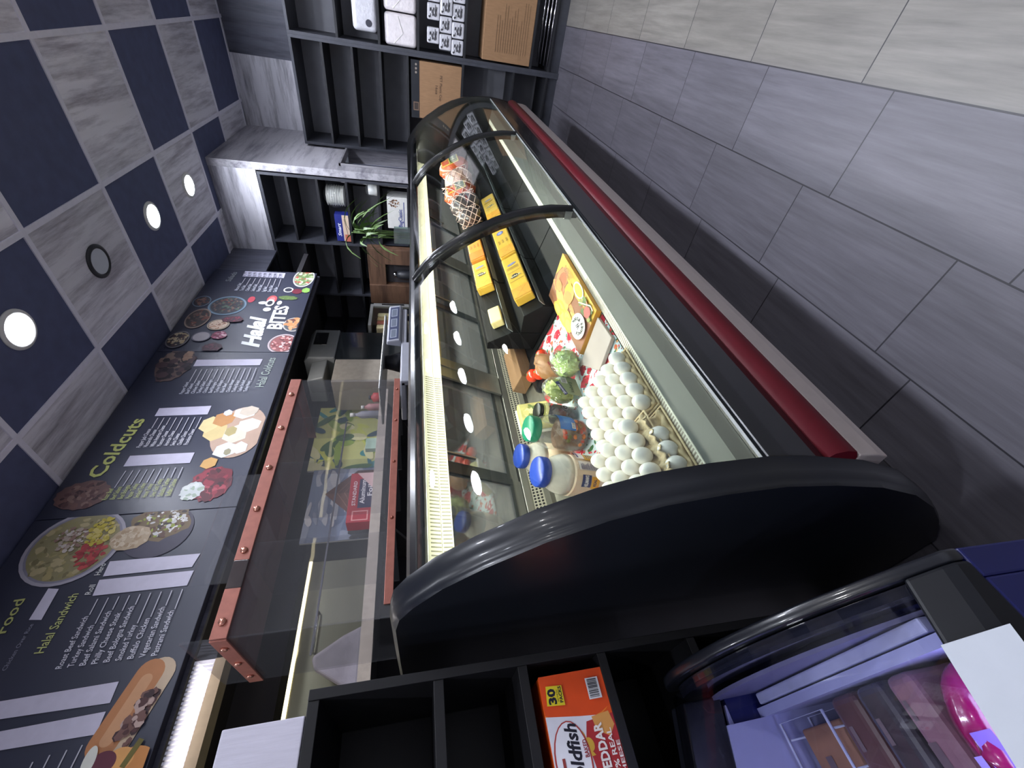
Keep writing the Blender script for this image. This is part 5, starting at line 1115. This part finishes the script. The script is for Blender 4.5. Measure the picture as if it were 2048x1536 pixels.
SLP = .264
def sh(g):
    g.v = [(x, y, z + SLP * (FY - y)) for x, y, z in g.v]; return g
def shtop(g, zref):
    g.v = [(x, y, z + (SLP * (FY - y) if z > zref else 0)) for x, y, z in g.v]; return g
FE = -.62; ZW = .69
q(G().box(FX0, FX1, .11, FY - .002, .06, ZW), 'end_wall', FB, .003); q(G().box(FX0, FX1, FE, FE + .04, .06, ZW), 'end_wall', FB, .003)
q(G().box(FX1 - .05, FX1, FE + .04, .11, .06, ZW), 'front_wall', FB, .003); q(G().box(FX0, FX0 + .05, FE + .04, .11, .06, .80), 'rear_wall', FB, 0)
q(G().box(FX0 + .05, FX1 - .05, FE + .04, .11, .06, .12), 'floor_pan', FB, 0)
import itertools
def dense(P, k=4):
    out = []
    for i in range(len(P) - 1):
        p0, p1, p2, p3 = P[max(i - 1, 0)], P[i], P[i + 1], P[min(i + 2, len(P) - 1)]
        for j in range(k):
            t_ = j / k; out.append(tuple(.5 * ((2 * p1[a]) + (-p0[a] + p2[a]) * t_ + (2 * p0[a] - 5 * p1[a] + 4 * p2[a] - p3[a]) * t_ ** 2 + (-p0[a] + 3 * p1[a] - 3 * p2[a] + p3[a]) * t_ ** 3) for a in (0, 1)))
    return out + [P[-1]]
ARC = dense(ARC)
pol = ARC + [(FX1, ZW), (FX0, ZW)]
g = G().prism(pol, 'y', FY - .018, FY, smooth=True); q(g, 'end_frame', FK, .005)
q(arc_band(-.080, -.026, .112, .130), 'inner_flange', mat('flange_gloss', (26, 28, 40), .12, coat=.6), 0)
g = G().prism([(x, z + SLP * (FY - FE) if z > ZW else z) for x, z in pol], 'y', FE, FE + .04); q(g, 'end_frame', FK, .004)
q(shtop(G().prism([(FX1, ZW), (FX1, .708), (FX1 - .010, .722), (FX1 - .042, .752), (FX1 - .050, .745), (FX1 - .046, .70), (FX1 - .046, ZW)], 'y', FE + .04, FY - .018), .701), 'front_rail', mat('matte_black_rail', (14, 16, 22), .5, var=.06, spec=.3), .004)
q(sh(G().box(FX0, FX0 + .06, FE + .04, FY - .045, .80, .88)), 'rear_rail', FK, .003)
q(sh(G().box(FX0 + .05, FX0 + .062, FE + .04, .06, .30, .80)), 'liner', LIN, 0); q(sh(G().box(FX1 - .062, FX1 - .052, FE + .04, .06, .30, .70)), 'liner', LIN, 0); q(G().box(FX0 + .05, FX1 - .05, .06, .075, .15, .74), 'liner', LIN, 0); q(G().box(FX0 + .05, FX1 - .05, FE + .04, .075, .14, .15), 'liner', LIN, 0)
q(G().prism([(x, z - .085) for x, z in ARC[2:-5]] + [(-.50, .60), (-.95, .60)], 'y', .099, .105), 'liner_end', mat('liner_end_violet', (122, 120, 158), .5, var=.08), 0)
q(G().box(FX0 + .004, FX0 + .052, FE + .05, .06, .735, .742), 'liner_ledge', LIN, 0)
for xx, zz in ((-.972, .80), (-.955, .79), (-.94, .775)): q(sh(G().box(xx - .003, xx + .003, FE + .05, .09, zz, zz + .012)), 'lid_track', mat('lip_white', (190, 192, 226), .35), 0)
q(G().box(FX0 + .062, FX1 - .080, .078, .096, .715, .738), 'liner_lip', mat('lip_white', (190, 192, 226), .35), .003)
g = sh(arc_band(-.022, -.016, FE + .05, .115)); g.sm = [True] * len(g.f); q(g, 'curved_lid_glass', glass('lid_glass', (.92, .93, .97), .015, 1.5, gain=1.8), 0)
q(sh(G().tube([(-.50, -.12, .79), (-.50, -.12, .83), (-.50, -.45, .83), (-.50, -.45, .79)], .007, 8)), 'lid_handle', mat('handle_white', (206, 208, 232), .35), 0)
for x in (-.93, -.49):
    for y in (-.55, .07): q(G().lathe([(.022, 0), (.022, .06)], (x, y, 0), 14), 'caster', DKGREY, 0)
sg = thing('price_card', 'blank white card lying on the front rail of the ice cream freezer', 'card', (-.45, .058, .762))
g = G().add([(-.028, 0, .020), (.026, 0, -.024), (.026, -.50, -.024), (-.028, -.50, .020), (-.0265, 0, .022), (.0275, 0, -.022), (.0275, -.50, -.022), (-.0265, -.50, .022)], [(0, 3, 2, 1), (4, 5, 6, 7), (0, 1, 5, 4), (1, 2, 6, 5), (2, 3, 7, 6), (3, 0, 4, 7)])
g.v = [(x, y, z - SLP * y) for x, y, z in g.v]; g.build('card', mat('card_white', (176, 181, 190), .6, var=.03), sg)
FL = mat('freezer_lamp_glow', (255, 255, 255), emis=(200, 205, 255), estr=9)
q(sh(G().box(FX1 - .070, FX1 - .063, FE + .06, .05, .680, .694)), 'interior_lamp', FL, 0)
# frozen goods
GW = mat('white_wire', (200, 204, 236), .35)
wb = thing('wire_basket', 'white wire basket hanging inside the chest freezer', 'basket', (-.850, -.2, .52)); g = G()
for z in (.0, .07, .14, .205): g.tube([(-.061, -.34, z), (-.061, .245, z), (.061, .245, z), (.061, -.34, z), (-.061, -.34, z)], .0025, 6)
for k in range(12): g.tube([(.061, -.33 + .05 * k, .2), (.061, -.33 + .05 * k, 0), (-.061, -.33 + .05 * k, 0), (-.061, -.33 + .05 * k, .2)], .0018, 5)
g.build('wires', GW, wb)
def ice(x0, x1, y0, y1, z0, z1, m, label, name='frozen_pack', bev=.012):
    t = thing(name, label, 'frozen food pack', ((x0 + x1) / 2, (y0 + y1) / 2, z0 + .07), group='frozen packs in the chest'); hx, hy = (x1 - x0) / 2, (y1 - y0) / 2
    G().box(-hx, hx, -hy, hy, 0, z1 - z0).build('pack', m, t, bev, seg=3); P = Print((-hx, -hy, z1 - z0), (1, 0, 0), (0, 1, 0)); P.rect(hx * .3, hy * .25, hx * .9, hy * .7, (104, 84, 92)); P.rect(hx * .5, hy * 1.1, hx * .8, hy * 1.5, (112, 94, 100)); P.build('print', t)
    return t
PB = mat('pack_brown', (92, 60, 62), .3, var=.15, coat=.4); PD = mat('pack_dark', (62, 56, 62), .2, var=.15, coat=.6); PM = mat('pack_mauve', (140, 100, 112), .3, var=.15, coat=.4); PP = mat('pack_magenta', (150, 12, 84), .2, var=.2, scale=12, coat=.6, bump=.3)
for k in range(3): ice(-.904, -.796, .030 - .17 * (k + 1) + .008, .030 - .17 * k, .455, .625, mat('pack_tan', (156, 112, 88), .5, var=.1), ['tan ribbed frozen carton at the case end of the wire basket', 'tan ribbed frozen carton in the middle of the wire basket', 'tan ribbed frozen carton at the viewer end of the wire basket'][k], 'frozen_carton', .004)
ice(-.785, -.725, -.10, .055, .44, .640, PB, 'brown frozen pack between the tan cartons and the wide dark pack')
ice(-.785, -.725, -.30, -.11, .44, .640, PB, 'brown frozen pack behind the first brown one, partly out of view')
ice(-.718, -.664, -.10, .055, .44, .645, PD, 'dark grey wide frozen pack with the lamp reflections over it')
ice(-.718, -.664, -.30, -.11, .44, .645, PD, 'second dark grey frozen pack, nearer the viewer than the first')
ice(-.658, -.612, -.06, .055, .44, .640, PM, 'mauve frozen pack beside the shiny magenta bag')
ice(-.658, -.612, -.26, -.07, .44, .640, PM, 'mauve frozen pack behind the first mauve one')
for k, (x, y, lb) in enumerate(((-.574, -.038, 'shiny magenta frozen bag with a violet window, nearer the deli case'), (-.574, -.226, 'shiny magenta frozen bag farther from the deli case'))):
    t2 = thing('frozen_bag', lb, 'frozen food pack', (x, y, .612), group='frozen packs in the chest'); G().ell((0, 0, .055), (.033, .090, .062), 24, 14, noise=.03, seed=k).build('bag', PP, t2)
    P = Print((.022, -.05, .103), (0, 1, 0), (-.8, 0, .6)); P.rect(.0, .00, .07, .022, (130, 100, 190)); P.rect(.0, .026, .05, .034, (150, 130, 200)); P.build('window_print', t2)
ft = thing('frozen_carton_layer', 'layer of stacked frozen cartons at the bottom of the chest', 'frozen food pack', (-.71, -.2, .151)); G().box(-.205, .195, -.36, .25, 0, .355).build('cartons', PM, ft, .004)
# off-white thing on the floor at the far customer side
